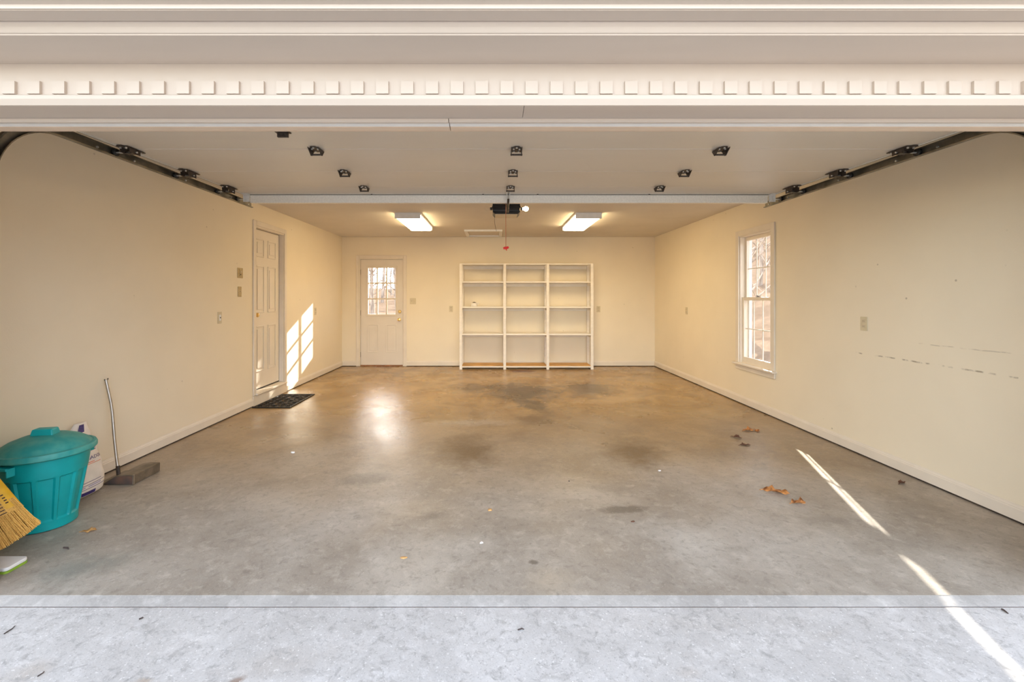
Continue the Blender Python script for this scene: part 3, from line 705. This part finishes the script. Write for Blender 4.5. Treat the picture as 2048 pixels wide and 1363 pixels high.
# ---------------------------------------------------------------- fluorescent fixtures
def fixture(x0, x1, lab):
    y0, y1 = 6.18, 7.36
    r = empty('fluorescent_light', ((x0+x1)/2, (y0+y1)/2, ZC), lab, 'ceiling light', 'fluorescent ceiling fixtures')
    MB().box(x0-.004, x1+.004, y0+.014, y1-.014, ZC-.03, ZC-.0005).build('base_pan', M['white_p'], r)
    b = MB(); b.box(x0, x1, y0, y0+.014, ZC-.082, ZC-.0006); b.build('end_cap', M['white_p'], r, bevel=.003)
    b = MB(); b.box(x0, x1, y1-.014, y1, ZC-.075, ZC-.0006); b.build('end_cap', M['white_p'], r, bevel=.003)
    pr = [(x0+.006, ZC-.0302), (x0+.004, ZC-.05), (x0+.012, ZC-.070), (x0+.035, ZC-.079), (x1-.035, ZC-.079), (x1-.012, ZC-.070), (x1-.004, ZC-.05), (x1-.006, ZC-.0302)]
    b = MB(); b.prism(pr, 'y', y0+.0145, y1-.0145); b.build('diffuser', M['lens'], r, smooth=True)
fixture(-1.35, -1.00, 'lit wraparound fluorescent ceiling light on the side of the left wall')
fixture(1.11, 1.465, 'lit wraparound fluorescent ceiling light on the side of the window wall')

# ---------------------------------------------------------------- shelving
shl = empty('storage_shelving', (.593, 8.49, 0), 'white painted wooden shelving unit with three bays against the back wall', 'shelves')
PX = [(-.630, -.580), (.171, .221), (.958, 1.007), (1.765, 1.816)]
SY0, SY1 = 8.30, 8.675
for x0, x1 in PX:
    MB().box(x0, x1, SY0, SY0+.036, .001, 1.936).build('front_post', M['shelf'], shl, bevel=.003)
    MB().box(x0, x1, SY1-.036, SY1, .001, 1.936).build('rear_post', M['shelf'], shl, bevel=.003)
LV = [(1.936, .022), (1.609, .025), (1.149, .025), (.656, .030), (.079, .028)]
for i, (zt, th) in enumerate(LV):
    for x0, x1 in PX:
        if i > 0: MB().box(x0+.012, x1-.012, SY0+.0365, SY1-.0365, zt-th-.045, zt-th-.0005).build('side_cleat', M['shelf'], shl)
    for k in range(3):
        x0, x1 = PX[k][1]-.020, PX[k+1][0]+.020
        if i == 0: x0, x1 = PX[k][1]+.001, PX[k+1][0]-.001
        if i == 4:
            s = MB().box(x0+.021, x1-.021, SY0+.004, SY1-.0365, zt-.016, zt).build('bottom_shelf', M['wood'], shl, label='bare pine bottom shelf board', bevel=.002)
            MB().box(x0+.021, x1-.021, SY0+.0045, SY0+.022, zt-th-.012, zt-.0165).build('edge_strip', M['shelf'], s)
        else:
            if i == 0: s = MB().box(x0, x1, SY0+.002, SY1-.001, zt-th, zt).build('shelf', M['shelf'], shl, bevel=.002)
            else: s = MB().box(x0+.021, x1-.021, SY0+.004, SY1-.001, zt-th, zt).build('shelf', M['shelf'], shl, bevel=.002)
            MB().box(PX[k][1]+.002, PX[k+1][0]-.002, SY1-.020, SY1-.002, zt-th-.062, zt-th-.0005).build('back_cleat', M['shelf'], s)
# little white cup
cp = empty('white_cup', (-.365, 8.37, 1.1495), 'small white handled pot with dark contents on a shelf', 'cup')
b = MB(); b.lathe([(.050, 0), (.057, .004), (.060, .02), (.057, .045), (.048, .062), (.046, .066), (.042, .064), (.050, .045), (.0, .040)], 28, (-.365, 8.37, 1.1495)); b.build('pot', M['dirtywhite'], cp, smooth=True)
b = MB(); b.lathe([(0, .041), (.044, .060), (.036, .070), (.015, .080), (0, .084)], 16, (-.365, 8.37, 1.1495), mod=lambda t, z, r: .004*math.sin(5*t)); b.build('contents', M['seed'], cp)
b = MB(); b.tube([(-.308, 8.37, 1.18), (-.288, 8.37, 1.19), (-.280, 8.37, 1.205), (-.290, 8.37, 1.218), (-.314, 8.37, 1.207)], .006, 8); b.build('handle', M['dirtywhite'], cp, smooth=True)

# ---------------------------------------------------------------- wall plates
def plate(kind, wall, a, z, lab, w=.072, h=.116, mt='almond'):
    base_ = {'L': Vector((XL+.0006, a, z)), 'R': Vector((XR-.0006, a, z)), 'B': Vector((a, YB-.0006, z))}[wall]
    rot = {'L': Matrix.Rotation(PI/2, 4, 'Z'), 'R': Matrix.Rotation(-PI/2, 4, 'Z'), 'B': Matrix.Identity(4)}[wall]
    T = Matrix.Translation(base_) @ rot     # local: x across, -y into the room
    cat = 'outlet' if kind == 'outlet' else 'switch'
    r = empty('wall_outlet' if kind == 'outlet' else 'light_switch', base_, lab, cat)
    def pt(b, name, mt_, par=r, bevel=0.0): return b.xform(T).build(name, M[mt_], par, bevel=bevel)
    p = pt(MB().box(-w/2, w/2, -.006, 0, -h/2, h/2), 'cover_plate', mt, bevel=.003)
    if kind == 'outlet':
        for dz_ in (-.022, .022):
            b = MB(); b.prism([(-.016, dz_-.010), (-.010, dz_-.015), (.010, dz_-.015), (.016, dz_-.010), (.016, dz_+.010), (.010, dz_+.015), (-.010, dz_+.015), (-.016, dz_+.010)], 'y', -.0085, -.0062)
            f = pt(b, 'receptacle', 'beige')
            b = MB(); b.box(-.008, -.006, -.0092, -.0086, dz_-.004, dz_+.006); b.box(.006, .008, -.0092, -.0086, dz_-.004, dz_+.006); b.lathe([(0, 0), (.003, 0), (.003, .0006), (0, .0006)], 8)
            pt(b, 'slots', 'darksteel', f)
    elif kind == 'switch':
        xs = (0,) if w < .1 else (-.023, .023)
        for x in xs:
            pt(MB().box(x-.005, x+.005, -.0072, -.0062, -.012, .012), 'toggle_slot', 'beige')
            b = MB(); b.prism([(-.0072, -.004), (-.0072, .006), (-.019, .011), (-.019, .004)], 'x', x-.0038, x+.0038); pt(b, 'toggle', 'almond')
    elif kind == 'bell':
        pt(MB().box(-.017, .017, -.010, -.0062, -.032, .032), 'insert', 'white_p', bevel=.002)
        b = MB(); b.lathe([(0, 0), (.007, 0), (.006, .004), (0, .005)], 12); b.xform(Matrix.Translation((0, -.0102, 0)) @ Matrix.Rotation(PI/2, 4, 'X')); pt(b, 'button', 'darksteel')
    elif kind == 'console':
        pt(MB().box(-.030, .030, -.013, -.0062, -.035, .045), 'control_body', 'almond_d', bevel=.003)
        b = MB(); b.lathe([(0, 0), (.011, 0), (.010, .005), (0, .006)], 14); b.xform(Matrix.Translation((0, -.0132, .012)) @ Matrix.Rotation(PI/2, 4, 'X')); pt(b, 'push_button', 'beige')
        b = MB(); b.lathe([(0, 0), (.008, 0), (.007, .003), (0, .004)], 12); b.xform(Matrix.Translation((-.006, -.0132, -.018)) @ Matrix.Rotation(PI/2, 4, 'X')); pt(b, 'button', 'darksteel')
    return r
plate('console', 'L', 5.21, 1.597, 'tan square opener control plate beside the house door, above the switch', .108, .116, 'almond_d')
plate('switch', 'L', 5.20, 1.383, 'tan single light switch below the opener control', .072, .118, 'almond_d')
plate('bell', 'L', 4.82, 1.103, 'almond wall plate with pale insert and dark centre, lowest on the left wall', .072, .124)
plate('outlet', 'L', 7.41, 1.09, 'almond outlet on the left wall beside the sunlit patch')
plate('outlet', 'R', 3.78, 1.10, 'almond outlet on the right wall between window and garage opening')
plate('outlet', 'R', 7.27, 1.104, 'almond outlet on the right wall between window and back corner')
plate('switch', 'B', -1.551, 1.246, 'almond double light switch beside the back door', .116, .116)
plate('outlet', 'B', -.821, 1.097, 'almond outlet on the back wall between back door and shelving')
plate('outlet', 'B', 2.0, 1.093, 'almond outlet on the back wall right of the shelving')

# ---------------------------------------------------------------- doormat
mx0, mx1, my0, my1 = -2.878, -2.425, 5.41, 6.16
dm = empty('doormat', ((mx0+mx1)/2, (my0+my1)/2, 0), 'black rubber scrollwork doormat below the house door', 'doormat')
b = MB(); w = .016
for q in ((mx0, mx1, my0, my0+w), (mx0, mx1, my1-w, my1), (mx0, mx0+w, my0+w, my1-w), (mx1-w, mx1, my0+w, my1-w)): b.box(*q, .0012, .013)
b.build('rim', M['rubber'], dm, bevel=.003)
b = MB()
nx, ny = 5, 8
cw_, ch_ = (mx1-mx0-2*w)/nx, (my1-my0-2*w)/ny
for i in range(nx):
    for j in range(ny):
        c0 = Vector((mx0+w+(i+.5)*cw_, my0+w+(j+.5)*ch_, .0075)); fx = 1 if (i+j) % 2 else -1
        pts = []
        for k in range(17):          # spiral scroll
            t = k/16; a = fx*(t*3.4*PI)+(i*1.3); r = .052*(1-.72*t)
            pts.append(c0+Vector((r*math.cos(a), r*math.sin(a), 0)))
        b.tube(pts, .0042, 5)
        pts = [c0+Vector((-cw_/2, -ch_/2*fx, 0)), c0+Vector((-cw_*.1, -ch_*.38*fx, 0)), c0+Vector((cw_*.42, -ch_*.1*fx, 0)), c0+Vector((cw_/2, ch_/2*fx, 0))]
        b.tube(pts, .004, 5)
b.build('scroll_lattice', M['rubber'], dm, smooth=True, kind='stuff')

# ---------------------------------------------------------------- trash can
TC = Vector((-2.62, 2.657, 0))
tcn = empty('trash_can', TC, 'teal plastic trash can with lid beside the left wall', 'trash can')
def pmod(t, z, r):
    if z < .055 or z > .31: return 0
    u = (t*12/(2*PI)) % 1.0
    e = min(1, max(0, (min(u, 1-u)-.10)/.06)); zz = min(1, max(0, (z-.055)/.008), max(0, (.31-z)/.008))
    return -.011*e*zz
prof = [(.135, 0.002), (.143, .006), (.1445, .05)]+[(.1445+(.190-.1445)*(z-.05)/(.32-.05), z) for z in (.055, .059, .064, .10, .14, .18, .22, .26, .301, .306, .31, .32)]+[(.193, .34), (.2, .40), (.204, .415), (.206, .43), (.2, .43), (.19, .40)]
b = MB(); b.lathe(prof, 144, TC, mod=pmod); bd = b.build('body', M['teal'], tcn, smooth=True)
b = MB(); b.lathe([(.207, .417), (.212, .415), (.226, .418), (.232, .424), (.232, .440), (.226, .452), (.214, .455), (.208, .452), (.203, .455), (.195, .468), (.16, .492), (.11, .512), (.06, .522), (0, .525)], 64, TC)
lid = b.build('lid', M['teallid'], tcn, smooth=True)
kb = MB(); w1, w0, d1, d0_ = .050, .058, .028, .036
kb.add([(-w0, -d0_, .515), (w0, -d0_, .515), (w0, d0_, .515), (-w0, d0_, .515), (-w1, -d1, .556), (w1, -d1, .556), (w1, d1, .556), (-w1, d1, .556)], [(0,3,2,1),(4,5,6,7),(0,1,5,4),(1,2,6,5),(2,3,7,6),(3,0,4,7)])
kb.xform(Matrix.Translation(TC) @ Matrix.Rotation(math.radians(12), 4, 'Z')); kb.build('lid_knob', M['teal'], lid, bevel=.006)
for ang in (math.radians(-97), math.radians(83)):
    b = MB()
    for sx in (-1, 1):
        b.box(sx*.056-.005, sx*.056+.005, -.036, .004, -.045, .004)
    b.box(-.061, .061, -.042, -.030, -.010, .006); b.box(-.061, .061, -.036, .004, -.002, .004)
    b.xform(Matrix.Translation(TC+Vector((.199*math.cos(ang), .199*math.sin(ang), .402))) @ Matrix.Rotation(ang+PI/2, 4, 'Z'))
    b.build('side_handle', M['teal'], tcn, bevel=.003)

# ---------------------------------------------------------------- printed sack
SC = [(0.002, -2.775, 3.02, .075, .120), (.02, -2.772, 3.02, .098, .150), (.06, -2.772, 3.02, .106, .160), (.12, -2.776, 3.025, .102, .152), (.20, -2.785, 3.035, .088, .138),
      (.28, -2.797, 3.05, .070, .120), (.34, -2.812, 3.065, .052, .104), (.385, -2.828, 3.08, .036, .092), (.42, -2.842, 3.115, .020, .060), (.455, -2.85, 3.135, .010, .045)]
def sk(z):
    for i in range(len(SC)-1):
        if z <= SC[i+1][0] or i == len(SC)-2:
            u = (z-SC[i][0])/(SC[i+1][0]-SC[i][0]); return [SC[i][k]+(SC[i+1][k]-SC[i][k])*u for k in range(1, 5)]
def SP(t, z, off=0.0):
    cx_, cy_, hx, hy = sk(z); e = .72
    c_, s_ = math.cos(t), math.sin(t)
    px = math.copysign(abs(c_)**e, c_); py = math.copysign(abs(s_)**e, s_)
    wr_ = .004*math.sin(3*t+z*40)*math.sin(z*22)
    return Vector((cx_+(hx+off+wr_)*px, cy_+(hy+off+wr_)*py, z))
sck = empty('printed_sack', (-2.775, 3.02, 0), 'white printed sack leaning on the wall behind the trash can', 'sack')
b = MB(); nz = [.002+(.453)*i/40 for i in range(41)]; nt_ = 64
vs_ = [SP(2*PI*k/nt_, z) for z in nz for k in range(nt_)]
fs_ = [(i*nt_+k, i*nt_+(k+1) % nt_, (i+1)*nt_+(k+1) % nt_, (i+1)*nt_+k) for i in range(40) for k in range(nt_)]
fs_ += [tuple(range(nt_))[::-1], tuple(range(40*nt_, 41*nt_))]
b.add(vs_, fs_); bag = b.build('bag', M['sack'], sck, smooth=True)
def band(t0, t1, z0, z1, mt, name='print_band', tilt=0.0, n=14):
    b = MB(); vs_ = []
    for i in range(n+1):
        t = t0+(t1-t0)*i/n; dzz = tilt*i/n
        vs_ += [SP(t, z0+dzz, .0016), SP(t, z1+dzz, .0016)]
    b.add(vs_, [(2*i, 2*i+2, 2*i+3, 2*i+1) for i in range(n)]); return b.build(name, M[mt], bag)
def text_geo(s):
    cu = bpy.data.curves.new('txt', 'FONT'); cu.body = s; cu.size = 1.0
    o = bpy.data.objects.new('txt', cu); col.objects.link(o)
    dg = bpy.context.evaluated_depsgraph_get(); me = o.evaluated_get(dg).to_mesh()
    vs_ = [v.co.copy() for v in me.vertices]; fs_ = [tuple(p.vertices) for p in me.polygons]
    o.evaluated_get(dg).to_mesh_clear(); bpy.data.objects.remove(o); bpy.data.curves.remove(cu)
    return vs_, fs_
def sack_text(s, t0, t1, z0, h, mt):
    vs_, fs_ = text_geo(s); wmax = max(v.x for v in vs_)
    b = MB(); b.add([SP(t0+(t1-t0)*v.x/wmax, z0+h*v.y, .002) for v in vs_], fs_)
    return b.build('lettering', M[mt], bag)
band(-1.3, .75, .062, .065, 'navy'); band(-1.1, .72, .084, .087, 'navy'); band(-1.1, .4, .100, .103, 'navy')
band(-.75, -.2, .072, .079, 'lilac'); band(-.1, .35, .072, .079, 'lilac')
band(-.35, .08, .022, .045, 'navy', 'print_block')
band(-1.5, -.62, .118, .172, 'lilac', 'print_block')
band(-1.5, .62, .205, .208, 'orangep'); band(-1.2, .2, .214, .218, 'orangep'); band(-1.5, -.9, .185, .190, 'orangep')
sack_text('PARA ASADOR', -.95, .72, .232, .030, 'navy')
band(-.9, .55, .290, .305, 'lilac', 'print_block'); band(-.8, .5, .283, .287, 'navy'); band(-1.2, -.5, .315, .330, 'navy', 'print_block')
band(-.3, .15, .40, .445, 'navy', 'print_block')

# ---------------------------------------------------------------- long-handled dustpan by the wall
lp = empty('upright_dustpan', (-2.66, 3.34, 0), 'brown metal upright dustpan with long aluminium handle leaning on the left wall', 'dustpan')
yA, yB = 3.20, 3.455
pr = [(-2.535, .003), (-2.535, .068), (-2.605, .070), (-2.665, .060), (-2.745, .012), (-2.745, .003)]
b = MB(); b.prism(pr, 'y', yA, yB); hood = b.build('pan', [M['pan']], lp, bevel=.003)
b = MB(); b.prism([(-2.542, .006), (-2.542, .062), (-2.605, .064), (-2.665, .054), (-2.735, .012), (-2.735, .006)], 'y', yA-.003, yA-.0005); b.build('end_plate', M['panend'], lp)
b = MB(); b.prism([(-2.533, .002), (-2.533, .071), (-2.541, .071), (-2.541, .002)], 'y', yA-.005, yA+.008); b.build('corner_edge', M['chrome'], lp)
b = MB(); b.prism([(-2.745, .003), (-2.745, .010), (-2.80, .006), (-2.80, .003)], 'y', yA, yB); b.build('lip', M['pan'], lp)
h0, h1 = Vector((-2.755, 3.335, .055)), Vector((-2.893, 3.392, .705))
pts = [h0, h0.lerp(h1, .15), h0.lerp(h1, .35)+Vector((.0, .004, 0)), h0.lerp(h1, .62)+Vector((.004, .012, 0)), h0.lerp(h1, .75)+Vector((.005, .010, 0)), h0.lerp(h1, .9)+Vector((.003, .003, 0)), h1]
b = MB(); b.tube(pts, .010, 14); b.build('handle', M['chrome'], lp, smooth=True)
b = MB(); b.tube([h1+Vector((.0, -.013, .004)), h1+Vector((.002, -.004, -.006)), h1+Vector((.004, .008, -.008)), h1+Vector((.004, .014, .010))], .0035, 8); b.build('hanging_hook', M['darksteel'], lp)
b = MB(); b.tube([h0+Vector((.012, -.01, -.035)), h0+Vector((.004, -.004, -.01)), h0+Vector((-.002, 0, .03))], .013, 10); b.build('handle_ferrule', M['darksteel'], lp)

# ---------------------------------------------------------------- flat white dustpan with green edge, under the broom
wp = empty('flat_dustpan', (-2.5, 2.2, 0), 'white flat dustpan with lime green rim on the floor under the broom', 'dustpan')
def rrect(x0, x1, y0, y1, r, n=5):
    p = []
    for (cx_, cy_, a0) in ((x1-r, y1-r, 0), (x0+r, y1-r, PI/2), (x0+r, y0+r, PI), (x1-r, y0+r, 1.5*PI)):
        for k in range(n+1):
            a = a0+PI/2*k/n; p.append((cx_+r*math.cos(a), cy_+r*math.sin(a)))
    return p
b = MB(); b.prism(rrect(-2.66, -2.322, 2.165, 2.275, .018), 'z', .001, .011); b.build('rim', M['lime'], wp)
b = MB(); b.prism(rrect(-2.66, -2.324, 2.167, 2.275, .018), 'z', .0112, .028); b.build('pan', M['white_p'], wp, bevel=.004)

# ---------------------------------------------------------------- corn broom
Mb = Vector((-2.46, 2.245, .058)); A_ = Vector((-2.352, 2.385, .088)); u = Vector((-.42, -.03, .9)).normalized()
w_ = (A_-Mb); w_ = (w_-u*w_.dot(u)).normalized(); nrm = u.cross(w_).normalized()
br = empty('corn_broom', Mb, 'straw corn broom with yellow label leaning by the trash can', 'broom')
def BP(s, t, d=0.0): return Mb+w_*s+u*t+nrm*d
def halfw(t): return .190-.26*t if t < .17 else max(.030, .146-.16*(t-.17)) if t < .34 else max(.018, .10-.55*(t-.34))
b = MB(); rnd = random.Random(3)
for i in range(950):
    s0 = rnd.uniform(-1, 1); dd = rnd.uniform(-1, 1)
    tip = rnd.uniform(0, .012)+.030*abs(s0)**2
    top = .215
    pts = [BP(s0*halfw(tip)+rnd.gauss(0, .004), tip, dd*.028+rnd.gauss(0, .002)), BP(s0*halfw(.09)*.99, .09, dd*.027), BP(s0*halfw(top)*.97, top, dd*.022)]
    b.tube(pts, [.0012, .0019, .0021], 4)
b.build('bristles', M['straw'], br, kind='stuff')
def shell(t0, t1, th, mt, name, off=0.0, n=10, par=br, label=None):
    b = MB(); vs_ = []; ns = 28
    for i in range(n+1):
        t = t0+(t1-t0)*i/n; hw = halfw(t)+.003+off; d = th*(1 if t < .3 else max(.65, 1-(t-.3)*2.5))+off
        for k in range(ns):
            a = 2*PI*k/ns; vs_.append(BP(hw*math.copysign(abs(math.cos(a))**.6, math.cos(a)), t, d*math.copysign(abs(math.sin(a))**.8, math.sin(a))))
    b.add(vs_, [(i*ns+k, i*ns+(k+1) % ns, (i+1)*ns+(k+1) % ns, (i+1)*ns+k) for i in range(n) for k in range(ns)]+[tuple(range(ns))[::-1], tuple(range(n*ns, (n+1)*ns))])
    return b.build(name, M[mt], par, smooth=True, label=label)
shell(.15, .41, .026, 'straw', 'straw_shoulder')
lb = shell(.172, .36, .0275, 'yellow', 'label_wrap', label='yellow printed paper label')
def patch(s0, s1, t0, t1, off, mt, name, par):
    # thin curved patch on the broom's front face (the side towards the garage)
    b = MB(); vs_ = []; n = 8
    sg = 1 if nrm.dot(Vector((1, -1, 0))) > 0 else -1
    for i in range(n+1):
        a = s0+(s1-s0)*i/n
        for t in (t0, t1):
            hw = halfw(t)+.003; d = (.0275+off)*max(.05, 1-abs(a)**2.6)**.5
            vs_.append(BP(a*hw, t, sg*d))
    b.add(vs_, [(2*i, 2*i+2, 2*i+3, 2*i+1) for i in range(n)])
    o = b.build(name, M[mt], par); so_ = o.modifiers.new('solid', 'SOLIDIFY'); so_.thickness = .0012; so_.offset = 0
    return o
sp_ = patch(-.95, .62, .150, .232, .003, 'straw', 'stitched_panel', br)
for t in (.156, .172, .188, .204, .220): patch(-.93, .60, t, t+.0045, .0055, 'twine', 'stitching', sp_)
patch(-.8, .72, .262, .300, .002, 'ltblue', 'print_block', lb)
patch(-.8, .55, .312, .328, .002, 'ltblue', 'print_block', lb)
for k, t in enumerate((.200, .214, .228, .244)): patch(.70, .90-.03*(k % 2), t, t+.006, .003, 'twine', 'print_mark', lb)
shell(.362, .368, .0285, 'twine', 'wire_band', n=1)
b = MB(); b.tube([BP(0, .38), BP(0, .9)], .0125, 12); b.build('handle', M['handlew'], br, smooth=True)

# ---------------------------------------------------------------- leaves and litter on the floor
def oak(p, L, ang, mt, lab, curl=.35, seed=1, lobes=4):
    rnd = random.Random(seed); b = MB()
    n = lobes*4; left, right, midl = [], [], []
    for i in range(n+1):
        t = i/n; env = math.sin(PI*min(1, t*.93+.05))**.8
        w0 = L*.30*env*(.50+.5*abs(math.sin(t*PI*lobes+.6)))*rnd.uniform(.85, 1.1)
        z = L*.06*math.sin(t*PI)*curl+L*curl*.28*(t-.5)**2+.002
        midl.append(Vector((t*L-L/2, 0, z)))
        for sgn, arr in ((1, left), (-1, right)):
            arr.append(Vector((t*L-L/2+w0*.25, sgn*w0, z+curl*w0*(.55+.5*math.sin(t*9+seed+sgn)))))
    vs_ = midl+left+right; m = n+1; fs_ = []
    for i in range(n): fs_ += [(i, i+1, m+i+1, m+i), (i+1, i, 2*m+i, 2*m+i+1)]
    b.add(vs_, fs_); b.tube([(-L/2, 0, b.v[0].z), (-L/2-L*.12, .002, .003)], L*.010+.0004, 5)
    zmin = min(v.z for v in b.v)
    b.xform(Matrix.Translation(Vector((0, 0, -zmin+.0012))))
    b.xform(Matrix.Translation(p) @ Matrix.Rotation(ang, 4, 'Z'))
    o = b.build('dry_leaf', M[mt], label=lab, cat='leaf', group='dry leaves blown onto the floor', origin=p, smooth=True)
    s = o.modifiers.new('solid', 'SOLIDIFY'); s.thickness = .0008
    return o
oak(fl(1497, 861), .13, .3, 'leaf', 'curled rusty oak leaf near the right baseboard, larger of the back group', .8, 1)
oak(fl(1514, 862), .08, 1.2, 'leaf', 'small ragged rusty leaf overlapping the large curled one by the baseboard', .9, 2)
oak(fl(1473, 875), .09, -.7, 'leafd', 'small dark crumpled leaf, leftmost of the back leaf group', 1.0, 3)
oak(fl(1490, 890), .10, .1, 'leafd', 'flat dark brown leaf in front of the back leaf group', .5, 4)
oak(fl(1552, 985), .155, -.45, 'leaf', 'long lobed orange-brown oak leaf left of the sun streak', .7, 5)
oak(fl(1597, 1007), .095, .1, 'leaf', 'short rolled rust-red leaf right of the long oak leaf', 1.2, 6, 3)
oak(fl(1803, 966), .07, .5, 'leafd', 'tiny broken dark leaf close to the right baseboard', 1.0, 7, 3)
oak(fl(178, 1062), .075, .3, 'chip', 'tan shrivelled leaf scrap on the floor near the trash can', .6, 8, 3)
def chip(px, py, sx, sy, sz, mt, lab, ang=0.3, seed=0, z=0.0):
    rnd = random.Random(seed); p = fl(px, py, z); b = MB(); n = 9
    ring = [(sx*math.cos(2*PI*k/n)*rnd.uniform(.7, 1.1), sy*math.sin(2*PI*k/n)*rnd.uniform(.7, 1.1)) for k in range(n)]
    b.prism(ring, 'z', .0004, sz); 
    for i in range(n, 2*n): b.v[i] = Vector((b.v[i].x*.8, b.v[i].y*.75, b.v[i].z*rnd.uniform(.7, 1.15)))
    b.xform(Matrix.Translation(p) @ Matrix.Rotation(ang, 4, 'Z'))
    return b.build('floor_debris', M[mt], label=lab, cat='debris', group='bits of debris on the floor', origin=p, bevel=.001)
chip(980, 1020, .017, .013, .010, 'chip', 'tan wood chip on the concrete near the middle of the floor', .6, 1)
chip(807, 1115, .020, .010, .006, 'chip', 'tan shell-like chip on the front left of the floor', .1, 2)
chip(963, 1085, .012, .010, .005, 'chipw', 'white paint flake on the front middle of the floor', .4, 3)
chip(586, 905, .020, .012, .012, 'chipw', 'small pale lump on the floor in front of the doormat', .2, 4)
chip(1266, 1043, .014, .008, .005, 'leafd', 'small brown flake beside the dark oval stain', .2, 5)
chip(1319, 941, .014, .009, .006, 'chipw', 'white crumb on the floor near the brown stain', .2, 6)
chip(1138, 962, .008, .006, .005, 'twig', 'tiny black crumb in the middle of the floor', .2, 7)
def twig(a, c_, r, lab, z=-.0138):
    p, q = fl(*a, z), fl(*c_, z); m_ = (p+q)/2+Vector((.004, .006, 0)); dzv = Vector((0, 0, r+.0004))
    MB().tube([p+dzv, m_+dzv, q+dzv], [r, r*.9, r*.6], 7).build('twig', M['twig'], label=lab, cat='twig', group='twigs on the concrete', origin=p)
twig((2003, 1219), (2016, 1228), .004, 'short thick dark twig on the driveway beside the sun streak')
twig((8, 1268), (30, 1252), .0022, 'thin forked dark twig on the driveway at the left edge')
twig((278, 1239), (286, 1236), .003, 'tiny dark twig on the driveway near the slab joint')
twig((75, 1353), (88, 1343), .002, 'thin twig on the driveway at the lower left')
twig((127, 1096), (137, 1099), .004, 'short black twig on the garage floor in front of the trash can', 0)
twig((1036, 1260), (1048, 1259), .0025, 'short dark twig on the middle of the driveway')
twig((1937, 1105), (2008, 1145), .003, 'long tan straw lying on the garage floor at the right')

# ---------------------------------------------------------------- outdoors: ground, woods
def gz(x, y):
    r = max(0, y-13)*.05+max(0, x-6.5)*.34
    return -.16+r+.12*math.sin(x*.7)*math.cos(y*.5)*min(1, r)
b = MB(); G = 44; xs_ = [-60+120*i/G for i in range(G+1)]; ys_ = [-60+130*i/G for i in range(G+1)]
b.add([(x, y, gz(x, y)) for y in ys_ for x in xs_], [(j*(G+1)+i, j*(G+1)+i+1, (j+1)*(G+1)+i+1, (j+1)*(G+1)+i) for j in range(G) for i in range(G)])
b.build('ground', M['ground'], kind=KS, smooth=True, label='leaf covered ground around the garage')
b = MB(); b.box(-40, -9.05, -40, 1.9, -.10, -.04); b.box(8.05, 40, -40, 1.9, -.10, -.04); b.box(-9.05, -3.65, -6.15, 1.9, -.10, -.04); b.box(3.95, 8.05, -6.15, 1.9, -.10, -.04); b.box(-9.05, 8.05, -40, -20.05, -.10, -.04)
b.build('lawn', mat('winter_lawn', (.15, .13, .065), .9, .3, 3, .5, 30), kind=KS, label='winter lawn in front of the house')
def tree(x, y, h, lab, grp, seed, straight=False):
    rnd = random.Random(seed); z0 = gz(x, y)-.25
    r = empty('bare_tree', (x, y, z0), lab, 'tree', grp)
    r0 = h*.0085+.015; lean = Vector((rnd.uniform(-.06, .06), rnd.uniform(-.06, .06), 1))
    if straight: lean = Vector((0, 0, 1))
    pts = [Vector((x, y, z0))+lean*h*t+Vector((rnd.gauss(0, .05), rnd.gauss(0, .05), 0))*(1 if t and not straight else 0) for t in (0, .25, .5, .75, 1)]
    MB().tube(pts, [r0*1.2, r0, r0*.75, r0*.45, r0*.1], 9).build('trunk', M['bark'], r, smooth=True)
    b = MB()
    for k in range(26):
        t = rnd.uniform(.72 if straight else .10, .95); p = pts[0].lerp(pts[-1], t); a = rnd.uniform(0, 2*PI); L = h*rnd.uniform(.08, .15)*(1.15-t*.7)
        d = Vector((math.cos(a), math.sin(a), rnd.uniform(.3, .9)))
        q = p+d*L*.5+Vector((0, 0, L*.05)); e = p+d*L+Vector((0, 0, L*.25))
        rr = r0*.45*(1.1-t*.7); b.tube([p, q, e], [rr, rr*.6, rr*.15], 6)
        for m_ in range(4):
            s_ = p.lerp(e, rnd.uniform(.35, .95)); a2 = rnd.uniform(0, 2*PI); d2 = Vector((math.cos(a2), math.sin(a2), rnd.uniform(.2, 1)))
            b.tube([s_, s_+d2*L*.35], [rr*.4, rr*.08], 5)
    b.build('branches', M['bark'], r, smooth=True)
rnd = random.Random(11)
for i in range(9):
    y = 20+i*3.6+rnd.uniform(-.4, .4); k = -.18-.14*((i*.618) % 1)
    tree(k*y, y, rnd.uniform(7, 11), 'bare grey-brown tree seen through the back door glass', 'bare trees beyond the back door', 100+i)
for i in range(8):
    y = 13+i*3.4+rnd.uniform(-.4, .4); k = .545+.17*((i*.618) % 1)
    tree(k*y, y, rnd.uniform(7, 11), 'bare grey-brown tree seen through the side window', 'bare trees beyond the side window', 200+i)
tree(-.773, 12.28, 8.2, 'unseen bare tree added behind the garage to shade the house door', 'bare trees beyond the back door', 77, True)  # added out-of-view tree, keeps sun off part of the house door leaf
